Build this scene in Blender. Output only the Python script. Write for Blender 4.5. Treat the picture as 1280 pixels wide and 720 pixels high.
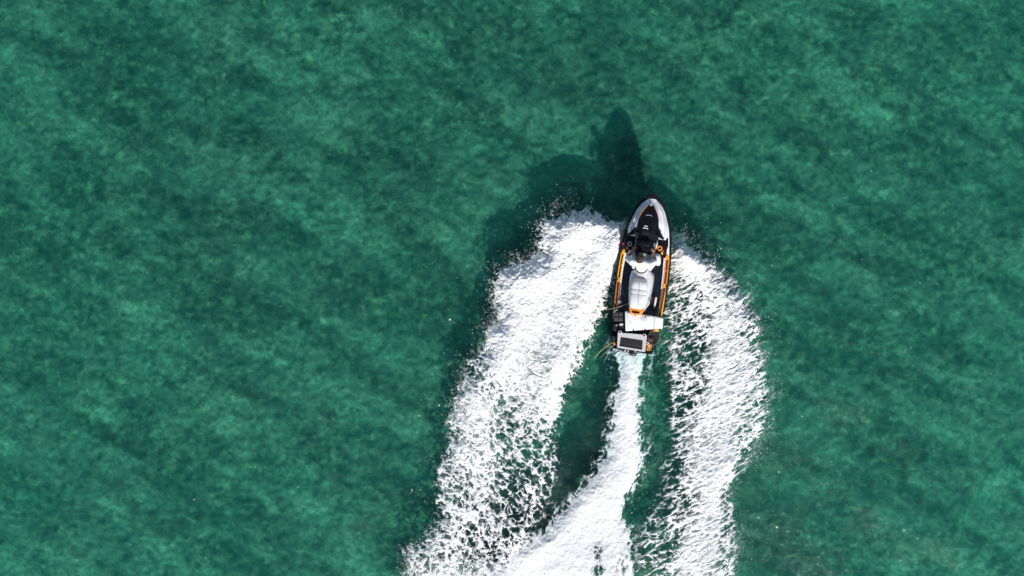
import bpy, bmesh, math, random
import numpy as np
from mathutils import Matrix, Vector

for o in list(bpy.data.objects):
    bpy.data.objects.remove(o)
scene = bpy.context.scene
COL = scene.collection
random.seed(4)

# ------------------------------------------------------------------ camera, sky, sun
CAM_H = 20.0            # drone height above the water
SPAN = 24.0             # metres of water across the frame
cam_data = bpy.data.cameras.new('camera')
cam = bpy.data.objects.new('camera', cam_data)
COL.objects.link(cam)
cam.location = (0, 0, CAM_H)
cam.rotation_euler = (0, 0, 0)
cam_data.sensor_width = 36.0
cam_data.lens = 36.0 * CAM_H / SPAN
cam_data.clip_end = 6000
scene.camera = cam

SUN_DIR = Vector((-0.23, 0.973, 0)).normalized()      # way the shadows run over the water
SUN_EL = math.radians(35.5)
world = bpy.data.worlds.new('World')
scene.world = world
world.use_nodes = True
wn = world.node_tree
wn.nodes.clear()
sky = wn.nodes.new('ShaderNodeTexSky')
sky.sky_type = 'NISHITA'
sky.sun_disc = False
sky.sun_elevation = SUN_EL
sky.sun_rotation = math.atan2(-SUN_DIR.x, -SUN_DIR.y)
bgd = wn.nodes.new('ShaderNodeBackground')
bgd.inputs['Strength'].default_value = 0.085
wout = wn.nodes.new('ShaderNodeOutputWorld')
wn.links.new(sky.outputs[0], bgd.inputs[0])
wn.links.new(bgd.outputs[0], wout.inputs[0])

sun_data = bpy.data.lights.new('sun', 'SUN')
sun_data.energy = 4.6
sun_data.angle = math.radians(0.9)
sun_data.color = (1.0, 0.95, 0.88)
sun = bpy.data.objects.new('sun', sun_data)
COL.objects.link(sun)
ldir = Vector((SUN_DIR.x * math.cos(SUN_EL), SUN_DIR.y * math.cos(SUN_EL), -math.sin(SUN_EL)))
sun.rotation_euler = ldir.to_track_quat('-Z', 'Y').to_euler()

vs = scene.view_settings
vs.view_transform = 'Standard'
vs.look = 'None'
vs.exposure = 0.3
vs.gamma = 1.0
vs.use_curve_mapping = False
scene.render.engine = 'CYCLES'
scene.cycles.transparent_max_bounces = 24
scene.cycles.max_bounces = 5
scene.cycles.diffuse_bounces = 3
scene.cycles.glossy_bounces = 2
scene.cycles.volume_bounces = 0
scene.cycles.caustics_reflective = False
scene.cycles.caustics_refractive = False

# ------------------------------------------------------------------ numpy noise
def perlin(x, y, seed=0):
    x = np.asarray(x, dtype=np.float64); y = np.asarray(y, dtype=np.float64)
    xi = np.floor(x).astype(np.int64); yi = np.floor(y).astype(np.int64)
    xf = x - xi; yf = y - yi
    u = xf * xf * xf * (xf * (xf * 6 - 15) + 10)
    v = yf * yf * yf * (yf * (yf * 6 - 15) + 10)
    def g(ix, iy, fx, fy):
        h = (ix * 374761393 + iy * 668265263 + seed * 1442695041) & 0xffffffff
        h = ((h ^ (h >> 13)) * 1274126177) & 0xffffffff
        h = h ^ (h >> 16)
        a = (h & 0xffff) * (2 * math.pi / 65536.0)
        return np.cos(a) * fx + np.sin(a) * fy
    n00 = g(xi, yi, xf, yf); n10 = g(xi + 1, yi, xf - 1, yf)
    n01 = g(xi, yi + 1, xf, yf - 1); n11 = g(xi + 1, yi + 1, xf - 1, yf - 1)
    return 1.42 * ((n00 * (1 - u) + n10 * u) * (1 - v) + (n01 * (1 - u) + n11 * u) * v)

def fbm(x, y, oct=4, seed=0, gain=0.5):
    s = 0; a = 1.0; t = 0
    for i in range(oct):
        s = s + a * perlin(x * 2 ** i + 7.3 * i, y * 2 ** i - 3.1 * i, seed + i)
        t += a; a *= gain
    return s / t

def sstep(a, b, x):
    t = np.clip((x - a) / (b - a), 0, 1)
    return t * t * (3 - 2 * t)

def W(u, v, z=0.0):
    """photo pixel -> point of the place at height z"""
    k = (CAM_H - z) / CAM_H * SPAN / 1280.0
    return ((u - 640) * k, (360 - v) * k)

def waves(X, Y):
    """height of the open water"""
    z = 0.016 * np.sin(1.9 * X + 3.1 * Y + 1.5 * perlin(X * .3, Y * .3, 5))
    z = z + 0.012 * np.sin(-2.6 * X + 3.9 * Y + 2.0 * perlin(X * .4, Y * .4, 6))
    z = z + 0.022 * fbm(X * 0.9, Y * 1.3, 4, 11)
    return z

# ------------------------------------------------------------------ material helpers
def mat(name, col, rough=0.5, metal=0.0, var=0.06, scale=30.0, bump=0.0, spec=0.5, coat=0.0, bscale=None):
    m = bpy.data.materials.new(name)
    m.use_nodes = True
    nt = m.node_tree
    b = nt.nodes['Principled BSDF']
    tc = nt.nodes.new('ShaderNodeTexCoord')
    n = nt.nodes.new('ShaderNodeTexNoise')
    n.inputs['Scale'].default_value = scale
    n.inputs['Detail'].default_value = 4
    nt.links.new(tc.outputs['Object'], n.inputs['Vector'])
    r = nt.nodes.new('ShaderNodeValToRGB')
    r.color_ramp.elements[0].position = 0.3
    r.color_ramp.elements[1].position = 0.7
    r.color_ramp.elements[0].color = tuple(max(0, c * (1 - var)) for c in col) + (1,)
    r.color_ramp.elements[1].color = tuple(min(1, c * (1 + var)) for c in col) + (1,)
    nt.links.new(n.outputs['Fac'], r.inputs['Fac'])
    nt.links.new(r.outputs['Color'], b.inputs['Base Color'])
    b.inputs['Roughness'].default_value = rough
    b.inputs['Metallic'].default_value = metal
    b.inputs['Specular IOR Level'].default_value = spec
    b.inputs['Coat Weight'].default_value = coat
    if bump:
        n2 = nt.nodes.new('ShaderNodeTexNoise')
        n2.inputs['Scale'].default_value = bscale or scale * 2
        n2.inputs['Detail'].default_value = 3
        nt.links.new(tc.outputs['Object'], n2.inputs['Vector'])
        bp = nt.nodes.new('ShaderNodeBump')
        bp.inputs['Strength'].default_value = bump
        bp.inputs['Distance'].default_value = 0.01
        nt.links.new(n2.outputs['Fac'], bp.inputs['Height'])
        nt.links.new(bp.outputs['Normal'], b.inputs['Normal'])
    return m

M = {
    'shell': mat('pale_grey_gelcoat', (0.70, 0.71, 0.74), 0.28, var=0.03, scale=6, coat=0.3),
    'white_shell': mat('white_gelcoat', (0.80, 0.80, 0.80), 0.3, var=0.03, scale=6, coat=0.3),
    'black': mat('black_plastic', (0.007, 0.007, 0.009), 0.38, var=0.3, scale=40, bump=0.1, spec=0.25),
    'gloss': mat('glossy_black', (0.008, 0.009, 0.014), 0.16, var=0.2, coat=0.5),
    'rubber': mat('black_rubber', (0.006, 0.004, 0.007), 0.6, var=0.3, scale=60, spec=0.2),
    'mat': mat('footwell_mat', (0.006, 0.006, 0.007), 0.85, var=0.4, scale=90, bump=0.5, bscale=160, spec=0.08),
    'orange': mat('orange_trim', (0.80, 0.25, 0.025), 0.35, var=0.12, scale=12),
    'yellow': mat('amber_trim', (0.86, 0.42, 0.02), 0.35, var=0.10, scale=12),
    'rust': mat('dark_orange_trim', (0.50, 0.17, 0.035), 0.4, var=0.15, scale=14),
    'maroon': mat('maroon_inset', (0.035, 0.008, 0.012), 0.5, var=0.3),
    'grey': mat('mid_grey_plastic', (0.33, 0.36, 0.41), 0.45, var=0.06),
    'seat': mat('pale_grey_vinyl', (0.56, 0.56, 0.58), 0.48, var=0.05, scale=9, bump=0.12, bscale=200),
    'seat2': mat('lighter_grey_vinyl', (0.66, 0.67, 0.70), 0.45, var=0.04, scale=9, bump=0.12, bscale=200),
    'seam': mat('dark_seam', (0.16, 0.17, 0.2), 0.7),
    'screen': mat('display_glass', (0.01, 0.012, 0.02), 0.08, coat=0.6),
    'stripe': mat('white_stripe', (0.8, 0.8, 0.82), 0.35),
    'red': mat('red_plastic', (0.55, 0.02, 0.03), 0.4),
    'green': mat('pale_green_badge', (0.35, 0.5, 0.42), 0.3),
    'cool': mat('white_ice_box', (0.82, 0.83, 0.84), 0.38, var=0.05, scale=7, bump=0.05),
    'coolgrey': mat('pale_blue_grey_mark', (0.56, 0.63, 0.71), 0.5, var=0.06),
    'bag': mat('black_nylon', (0.012, 0.013, 0.016), 0.75, var=0.3, scale=60, bump=0.4, bscale=260),
    'bag2': mat('charcoal_nylon', (0.040, 0.042, 0.048), 0.7, var=0.25, scale=60, bump=0.4, bscale=260),
    'frame': mat('grey_box_plastic', (0.56, 0.56, 0.58), 0.4, var=0.05, scale=15, bump=0.06),
    'darklid': mat('dark_ribbed_lid', (0.022, 0.018, 0.017), 0.7, var=0.35, scale=80, bump=0.5, bscale=150),
    'brown': mat('brown_leather', (0.075, 0.022, 0.014), 0.6, var=0.25, scale=30, bump=0.4),
    'skin': mat('tanned_skin', (0.33, 0.17, 0.10), 0.5, var=0.10, scale=20, bump=0.08),
    'hair': mat('dark_brown_hair', (0.020, 0.013, 0.008), 0.6, var=0.5, scale=70, bump=0.8, bscale=90),
    'shirt': mat('white_shirt', (0.80, 0.81, 0.74), 0.8, var=0.05, scale=10, bump=0.5, bscale=22),
    'collar': mat('pale_green_yoke', (0.70, 0.80, 0.48), 0.8, var=0.10, scale=10, bump=0.3, bscale=30),
    'band': mat('dark_belt', (0.10, 0.095, 0.085), 0.8, var=0.2),
    'trousers': mat('light_grey_trousers', (0.58, 0.59, 0.60), 0.85, var=0.06, scale=10, bump=0.5, bscale=26),
    'shoe': mat('black_shoe', (0.02, 0.02, 0.02), 0.6),
    'eyew': mat('eye_white', (0.8, 0.8, 0.78), 0.2),
    'lip': mat('lips', (0.30, 0.10, 0.08), 0.45),
    'rod': mat('tan_rod', (0.34, 0.27, 0.16), 0.4, var=0.15),
    'rodblack': mat('carbon_rod', (0.03, 0.03, 0.035), 0.3),
    'rope': mat('yellow_green_rope', (0.50, 0.54, 0.17), 0.7, var=0.12, scale=120),
    'cord': mat('dark_cord', (0.10, 0.10, 0.09), 0.7),
    'blue': mat('cyan_plastic', (0.03, 0.36, 0.62), 0.35),
    'bone': mat('off_white_plastic', (0.62, 0.60, 0.55), 0.45),
    'steel': mat('steel', (0.55, 0.56, 0.58), 0.25, metal=1.0),
    'mesh': mat('net_cord', (0.10, 0.10, 0.085), 0.8, var=0.3),
}

# ------------------------------------------------------------------ mesh helpers
class MB:
    def __init__(s):
        s.v = []; s.f = []
    def add(s, vs_, fs_):
        o = len(s.v)
        s.v += [tuple(p) for p in vs_]
        s.f += [tuple(i + o for i in f) for f in fs_]
        return s
    def loft(s, rings, caps=True, closed=True):
        n = len(rings[0]); vs_ = [p for r in rings for p in r]; fs_ = []
        for i in range(len(rings) - 1):
            for j in range(n if closed else n - 1):
                k = (j + 1) % n
                fs_.append((i * n + j, i * n + k, (i + 1) * n + k, (i + 1) * n + j))
        if caps and closed:
            fs_.append(tuple(range(n))[::-1])
            fs_.append(tuple((len(rings) - 1) * n + j for j in range(n)))
        return s.add(vs_, fs_)
    def prism(s, poly, z0, z1, ch=0.01, lean=None):
        """poly: (x, y) or (x, y, dz); chamfered top"""
        n = len(poly)
        area = sum(poly[i][0] * poly[(i + 1) % n][1] - poly[(i + 1) % n][0] * poly[i][1] for i in range(n))
        if area < 0:
            poly = poly[::-1]
        def inset(d):
            out = []
            for i in range(n):
                a, b, c = [np.array(poly[(i + k) % n][:2], float) for k in (-1, 0, 1)]
                e1 = b - a; e2 = c - b
                e1 /= max(1e-9, np.linalg.norm(e1)); e2 /= max(1e-9, np.linalg.norm(e2))
                n1 = np.array((-e1[1], e1[0])); n2 = np.array((-e2[1], e2[0]))
                m = n1 + n2; L = np.linalg.norm(m)
                m = m / L if L > 1e-6 else n1
                out.append(b + m * d / max(0.4, float(np.dot(m, n1))))
            return out
        dz = [p[2] if len(p) > 2 else 0.0 for p in poly]
        p0 = inset(ch * .6); p1 = inset(0.0); p2 = inset(ch)
        R = [[(p[0], p[1], z0 + d) for p, d in zip(p0, dz)],
             [(p[0], p[1], z0 + ch * .6 + d) for p, d in zip(p1, dz)],
             [(p[0], p[1], z1 - ch + d) for p, d in zip(p1, dz)],
             [(p[0], p[1], z1 - ch * .3 + d) for p, d in zip(inset(ch * .35), dz)],
             [(p[0], p[1], z1 + d) for p, d in zip(p2, dz)]]
        return s.loft(R)
    def box(s, c, size, ch=0.006, rz=0.0):
        hx, hy, hz = size[0] / 2, size[1] / 2, size[2] / 2
        cs, sn = math.cos(rz), math.sin(rz)
        poly = [(c[0] + cs * x - sn * y, c[1] + sn * x + cs * y) for x, y in ((-hx, -hy), (hx, -hy), (hx, hy), (-hx, hy))]
        return s.prism(poly, c[2] - hz, c[2] + hz, min(ch, hx * .5, hy * .5, hz * .5))
    def tube(s, pts, rad, n=8, flat=1.0):
        pts = [Vector(p) for p in pts]
        if not isinstance(rad, (list, tuple)):
            rad = [rad] * len(pts)
        rings = []
        up = Vector((0.02, 0.05, 1)).normalized()
        for i, p in enumerate(pts):
            t = (pts[min(i + 1, len(pts) - 1)] - pts[max(i - 1, 0)])
            t = t.normalized() if t.length > 1e-9 else Vector((0, 1, 0))
            a = t.cross(up)
            if a.length < 0.1:
                a = t.cross(Vector((1, 0, 0)))
            a.normalize(); b = a.cross(t).normalized()
            rings.append([p + (a * math.cos(q) + b * math.sin(q) * flat) * rad[i] for q in [2 * math.pi * k / n for k in range(n)]])
        return s.loft(rings)
    def ball(s, c, r, nu=12, nv=8):
        if not isinstance(r, (tuple, list)):
            r = (r, r, r)
        rings = []
        for i in range(nv + 1):
            th = math.pi * (i + 0.02) / (nv + 0.04)
            rings.append([(c[0] + r[0] * math.sin(th) * math.cos(2 * math.pi * j / nu),
                           c[1] + r[1] * math.sin(th) * math.sin(2 * math.pi * j / nu),
                           c[2] - r[2] * math.cos(th)) for j in range(nu)])
        return s.loft(rings)
    def ring(s, c, R, r, n=24, k=8, sx=1.0, sy=1.0):
        vs_ = []; fs_ = []
        for i in range(n):
            a = 2 * math.pi * i / n
            for j in range(k):
                b = 2 * math.pi * j / k
                q = R + r * math.cos(b)
                vs_.append((c[0] + q * math.cos(a) * sx, c[1] + q * math.sin(a) * sy, c[2] + r * math.sin(b)))
        for i in range(n):
            for j in range(k):
                fs_.append((i * k + j, ((i + 1) % n) * k + j, ((i + 1) % n) * k + (j + 1) % k, i * k + (j + 1) % k))
        return s.add(vs_, fs_)
    def grid(s, pts, closed=False):
        """pts[i][j] sheet"""
        return s.loft(pts, caps=False, closed=closed)

def link(name, me, parent=None):
    o = bpy.data.objects.new(name, me)
    COL.objects.link(o)
    if parent is not None:
        o.parent = parent
    return o

def tag(o, label=None, cat=None, group=None, kind=None):
    if label: o['label'] = label
    if cat: o['category'] = cat
    if group: o['group'] = group
    if kind: o['kind'] = kind
    return o

def finish(me, m, angle=35):
    me.materials.append(m)
    bm = bmesh.new(); bm.from_mesh(me)
    bmesh.ops.recalc_face_normals(bm, faces=bm.faces)
    bm.to_mesh(me); bm.free()
    me.polygons.foreach_set('use_smooth', [True] * len(me.polygons))
    me.set_sharp_from_angle(angle=math.radians(angle))
    me.update()

def catmull(pts, n=8):
    pts = [np.array(p, float) for p in pts]
    out = []
    for i in range(len(pts) - 1):
        p0 = pts[max(i - 1, 0)]; p1 = pts[i]; p2 = pts[i + 1]; p3 = pts[min(i + 2, len(pts) - 1)]
        for k in range(n):
            t = k / n
            out.append(tuple(0.5 * ((2 * p1) + (-p0 + p2) * t + (2 * p0 - 5 * p1 + 4 * p2 - p3) * t * t + (-p0 + 3 * p1 - 3 * p2 + p3) * t ** 3)))
    out.append(tuple(pts[-1]))
    return out

# ------------------------------------------------------------------ the boat's own frame
ROT = Matrix.Rotation(math.radians(-7.67), 3, 'Z') @ Matrix.Rotation(math.radians(2.5), 3, 'X') @ Matrix.Rotation(math.radians(-14.5), 3, 'Y')
_q = ROT @ Vector((0, 0, 0.36))
_k = (CAM_H - _q.z) / CAM_H * SPAN / 1280.0
BOAT = Matrix.Translation((151 * _k - _q.x, -76 * _k - _q.y, 0.0)) @ ROT.to_4x4()
BOAT_INV = BOAT.inverted()

def P(u, v, z):
    """photo pixel -> boat coordinates at height z above the keel line of the boat"""
    o = BOAT_INV @ Vector((0, 0, CAM_H))
    x, y = W(u, v, 0.0)
    d = (BOAT_INV @ Vector((x, y, 0.0))) - o
    t = (z - o.z) / d.z
    p = o + d * t
    return (p.x, p.y, z)

def P2(u, v, z):
    return P(u, v, z)[:2]

class Thing:
    """Empty at the base of a thing that rides in the boat's frame"""
    def __init__(s, name, label, cat, base=(0, 0, 0), group=None):
        s.base = Vector(base)
        s.o = bpy.data.objects.new(name, None)
        s.o.empty_display_size = 0.1
        COL.objects.link(s.o)
        s.o.matrix_world = BOAT @ Matrix.Translation(s.base)
        tag(s.o, label, cat, group)
    def part(s, name, mb, m, parent=None, label=None, angle=35):
        me = bpy.data.meshes.new(name)
        me.from_pydata([tuple(Vector(p) - s.base) for p in mb.v], [], mb.f)
        me.validate()
        finish(me, M[m], angle)
        o = link(name, me, parent if parent is not None else s.o)
        if label: o['label'] = label
        return o

def solo(name, mb, m, label, cat, base, group=None, angle=35):
    base = Vector(base)
    me = bpy.data.meshes.new(name)
    me.from_pydata([tuple(Vector(p) - base) for p in mb.v], [], mb.f)
    me.validate()
    finish(me, M[m], angle)
    o = link(name, me)
    o.matrix_world = BOAT @ Matrix.Translation(base)
    return tag(o, label, cat, group)

# ------------------------------------------------------------------ wake outlines (metres on the water)
def poly(pts, z=0.0):
    return np.array([W(u, v, z) for u, v in pts])

LEFT = poly([(781, 284), (768, 281), (757, 282), (745, 273), (733, 260), (722, 265), (706, 268), (695, 273), (680, 277), (682, 292), (679, 303),
             (681, 316), (668, 322), (655, 331), (646, 325), (640, 334), (628, 344), (620, 362), (623, 380), (621, 402), (610, 414), (609, 440), (592, 452),
             (580, 476), (570, 500), (563, 520), (568, 540), (556, 572), (551, 602), (548, 625), (555, 646), (533, 670), (512, 690), (509, 716), (500, 770), (480, 850),
             (640, 850), (640, 760), (652, 690), (668, 650), (688, 610), (693, 575), (689, 540), (697, 505), (703, 480), (716, 467), (725, 447),
             (734, 424), (745, 397), (755, 378), (766, 350), (775, 328), (782, 303)])
RIGHT = poly([(834, 297), (850, 302), (864, 312), (874, 324), (888, 329), (897, 340), (907, 353), (920, 366), (931, 371), (926, 385), (937, 390), (945, 402),
              (943, 420), (949, 440), (953, 470), (957, 500), (956, 520), (947, 545), (938, 560), (928, 578), (918, 592), (906, 610), (908, 625), (917, 650),
              (918, 680), (912, 705), (907, 730), (902, 780), (892, 850),
              (815, 850), (812, 780), (806, 720), (800, 690), (806, 660), (822, 630), (832, 605), (838, 575), (841, 540), (840, 505), (843, 480), (840, 455), (838, 430), (835, 400), (833, 360)])
WASH = poly([(766, 428), (763, 445), (768, 462), (769, 480), (767, 500), (766, 520), (762, 545), (754, 565), (745, 582), (734, 600), (718, 620), (698, 641),
             (683, 658), (657, 677), (634, 692), (609, 707), (588, 722), (560, 760), (510, 850),
             (800, 850), (799, 760), (797, 720), (796, 695), (788, 665), (780, 640), (782, 622), (793, 604), (802, 585), (803, 560), (800, 530), (801, 500), (803, 480),
             (808, 462), (815, 445), (818, 428)])

def sdf(pl, X, Y):
    d2 = np.full(X.shape, 1e9); inside = np.zeros(X.shape, bool)
    n = len(pl)
    for i in range(n):
        ax, ay = pl[i]; bx, by = pl[(i + 1) % n]
        ex, ey = bx - ax, by - ay
        t = np.clip(((X - ax) * ex + (Y - ay) * ey) / (ex * ex + ey * ey + 1e-12), 0, 1)
        dx = X - ax - t * ex; dy = Y - ay - t * ey
        d2 = np.minimum(d2, dx * dx + dy * dy)
        c = ((ay > Y) != (by > Y)) & (X < (bx - ax) * (Y - ay) / (by - ay + 1e-12) + ax)
        inside ^= c
    d = np.sqrt(d2)
    return np.where(inside, d, -d)

def brush(X, Y, u, v, ru, rv, amt, ang=0.0):
    cx, cy = W(u, v); k = SPAN / 1280
    dx, dy = X - cx, Y - cy
    c, s = math.cos(math.radians(ang)), math.sin(math.radians(ang))
    a = (c * dx + s * dy) / (ru * k); b = (-s * dx + c * dy) / (rv * k)
    return amt * np.exp(-(a * a + b * b))

def water_height(X, Y):
    """open water plus the long shapes of the wake"""
    z = waves(X, Y)
    for pl, a in ((LEFT, 0.10), (RIGHT, 0.08), (WASH, 0.05)):
        x0, y0 = pl.min(0) - 1.2; x1, y1 = pl.max(0) + 1.2
        m = (X > x0) & (X < x1) & (Y > y0) & (Y < y1)
        if m.any():
            sd = sdf(pl, X[m], Y[m])
            z[m] = z[m] * 0.9 + a * sstep(-0.5, 0.4, sd)
    return z

# ------------------------------------------------------------------ sea bed
def axis(a, b, step, far):
    core = np.arange(a, b + step * .5, step)
    out = [core[0] - d for d in far][::-1] + list(core) + [core[-1] + d for d in far]
    return np.array(out)
FAR = [1, 3, 8, 20, 60, 180, 600, 2000]
BED_Z = -0.88
bx = axis(-14, 14, 0.055, FAR); by = axis(-8.6, 8.6, 0.055, FAR)
BX, BY = np.meshgrid(bx, by)
wx = BX + 0.18 * fbm(BX * 1.1, BY * 1.1, 3, 40); wy = BY + 0.18 * fbm(BX * 1.1 + 9, BY * 1.1, 3, 44)
cob = 1 - np.abs(fbm(wx * 3.2, wy * 3.2, 3, 50))
BZ = BED_Z + 0.13 * fbm(BX * .5, BY * .5, 3, 60) + 0.068 * (cob - .7) + 0.04 * fbm(wx * 1.6, wy * 1.6, 2, 63) + 0.026 * perlin(wx * 6.5, wy * 6.5, 66)
core = (np.abs(BX) < 14.5) & (np.abs(BY) < 9)
BZ = np.where(core, BZ, BED_Z)

def grid_mesh(name, X, Y, Z):
    ny, nx = X.shape
    co = np.stack([X, Y, Z], -1).reshape(-1, 3)
    idx = np.arange(nx * ny).reshape(ny, nx)
    q = np.stack([idx[:-1, :-1], idx[:-1, 1:], idx[1:, 1:], idx[1:, :-1]], -1).reshape(-1, 4)
    return co, q

def np_mesh(name, co, faces):
    me = bpy.data.meshes.new(name)
    k = faces.shape[1]
    me.vertices.add(len(co)); me.vertices.foreach_set('co', co.astype(np.float32).ravel())
    me.loops.add(faces.size); me.loops.foreach_set('vertex_index', faces.astype(np.int32).ravel())
    me.polygons.add(len(faces))
    me.polygons.foreach_set('loop_start', np.arange(0, faces.size, k, dtype=np.int32))
    me.polygons.foreach_set('loop_total', np.full(len(faces), k, dtype=np.int32))
    me.polygons.foreach_set('use_smooth', np.ones(len(faces), dtype=bool))
    me.update(calc_edges=True)
    me.validate()
    return me

def bed_material():
    m = bpy.data.materials.new('weedy_sea_bed'); m.use_nodes = True
    nt = m.node_tree; L = nt.links; b = nt.nodes['Principled BSDF']
    b.inputs['Roughness'].default_value = 0.95
    b.inputs['Specular IOR Level'].default_value = 0.1
    geo = nt.nodes.new('ShaderNodeNewGeometry')
    def noise(scale, detail, rough=0.55, dist=0.0, stretch=None, off=0.0):
        mp = nt.nodes.new('ShaderNodeMapping')
        mp.inputs['Location'].default_value = (off, off * .7, 0)
        if stretch:
            mp.vector_type = 'TEXTURE'                    # turned first, then drawn out along that line
            mp.inputs['Rotation'].default_value = (0, 0, math.radians(stretch[0]))
            mp.inputs['Scale'].default_value = (1, 1 / stretch[1], 1)
        L.new(geo.outputs['Position'], mp.inputs['Vector'])
        n = nt.nodes.new('ShaderNodeTexNoise')
        n.inputs['Scale'].default_value = scale; n.inputs['Detail'].default_value = detail
        n.inputs['Roughness'].default_value = rough; n.inputs['Distortion'].default_value = dist
        L.new(mp.outputs[0], n.inputs['Vector'])
        return n.outputs['Fac']
    def ramp(fac, *stops):
        r = nt.nodes.new('ShaderNodeValToRGB')
        e = r.color_ramp.elements
        while len(e) < len(stops): e.new(0.5)
        for q, (p, c) in zip(e, stops):
            q.position = p; q.color = c + (1,) if len(c) == 3 else c
        L.new(fac, r.inputs['Fac']); return r.outputs['Color']
    def mix(a, c, fac, mode='MIX'):
        x = nt.nodes.new('ShaderNodeMix'); x.data_type = 'RGBA'; x.blend_type = mode
        if isinstance(fac, float): x.inputs['Factor'].default_value = fac
        else: L.new(fac, x.inputs['Factor'])
        for s_, q in ((6, a), (7, c)):
            if isinstance(q, tuple): x.inputs[s_].default_value = q + (1,)
            else: L.new(q, x.inputs[s_])
        return x.outputs[2]
    clump = ramp(noise(4.2, 5, 0.62, 0.35), (0.30, (0.018, 0.030, 0.020)), (0.44, (0.055, 0.075, 0.050)), (0.58, (0.108, 0.135, 0.092)), (0.72, (0.20, 0.235, 0.135)))
    band = ramp(noise(0.36, 4, 0.55, 0.4, (-34, 3.0), 3.0), (0.44, (0.0, 0.0, 0.0)), (0.60, (1, 1, 1)))
    sand_caustic = ramp(noise(6.0, 5, 0.6, 1.2, None, 8.0), (0.32, (0.125, 0.165, 0.120)), (0.68, (0.205, 0.245, 0.175)))  # pale sand; also stands in for light the waves focus on the bed
    bandf = nt.nodes.new('ShaderNodeMath'); bandf.operation = 'MULTIPLY'; bandf.inputs[1].default_value = 0.8
    L.new(band, bandf.inputs[0])
    c = mix(clump, sand_caustic, bandf.outputs[0])
    dark = ramp(noise(2.6, 5, 0.65, 0.5, None, 21.0), (0.53, (0, 0, 0)), (0.66, (0.62, 0.62, 0.62)))
    c = mix(c, (0.026, 0.040, 0.028), dark)
    big = ramp(noise(0.16, 3, 0.5, 0.3, None, 5.0), (0.35, (0.76, 0.76, 0.76)), (0.65, (0.92, 0.92, 0.92)))
    c = mix(c, big, 1.0, 'MULTIPLY')
    # single stones and weed tufts
    def cells(scale, lo, hi, off):
        nz_ = nt.nodes.new('ShaderNodeTexNoise'); nz_.inputs['Scale'].default_value = scale * 1.3; nz_.inputs['Detail'].default_value = 3
        L.new(geo.outputs['Position'], nz_.inputs['Vector'])
        vm = nt.nodes.new('ShaderNodeVectorMath'); vm.operation = 'MULTIPLY_ADD'
        vm.inputs[1].default_value = (.5 / scale * 2, .5 / scale * 2, 0)
        L.new(nz_.outputs['Color'], vm.inputs[0]); L.new(geo.outputs['Position'], vm.inputs[2])
        mp_ = nt.nodes.new('ShaderNodeMapping'); mp_.inputs['Location'].default_value = (off, off, 0)
        L.new(vm.outputs[0], mp_.inputs['Vector'])
        vo = nt.nodes.new('ShaderNodeTexVoronoi'); vo.inputs['Scale'].default_value = scale
        vo.voronoi_dimensions = '2D'
        L.new(mp_.outputs[0], vo.inputs['Vector'])
        sp = nt.nodes.new('ShaderNodeSeparateColor'); L.new(vo.outputs['Color'], sp.inputs[0])
        return ramp(sp.outputs[0], (0.0, (lo,) * 3), (1.0, (hi,) * 3))
    c = mix(c, cells(4.6, 0.80, 1.22, 2.0), 1.0, 'MULTIPLY')
    c = mix(c, cells(8.5, 0.76, 1.26, 7.0), 1.0, 'MULTIPLY')
    c = mix(c, cells(16.0, 0.80, 1.22, 3.0), 1.0, 'MULTIPLY')
    streak = ramp(noise(0.55, 3, 0.5, 0.3, (-28, 4.0), 14.0), (0.36, (0.80, 0.80, 0.80)), (0.66, (1.28, 1.30, 1.26)))
    c = mix(c, streak, 1.0, 'MULTIPLY')
    spot = ramp(noise(5.0, 4, 0.55, 0.4, None, 33.0), (0.64, (0, 0, 0)), (0.76, (0.6, 0.6, 0.6)))
    c = mix(c, (0.30, 0.33, 0.15), spot)
    L.new(c, b.inputs['Base Color'])
    return m

co, q = grid_mesh('bed', BX, BY, BZ)
bed = link('sea_bed', np_mesh('sea_bed', co, q))
bed.data.materials.append(bed_material())
tag(bed, 'weedy stony sea bed seen through the green water', None, None, 'structure')

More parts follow.
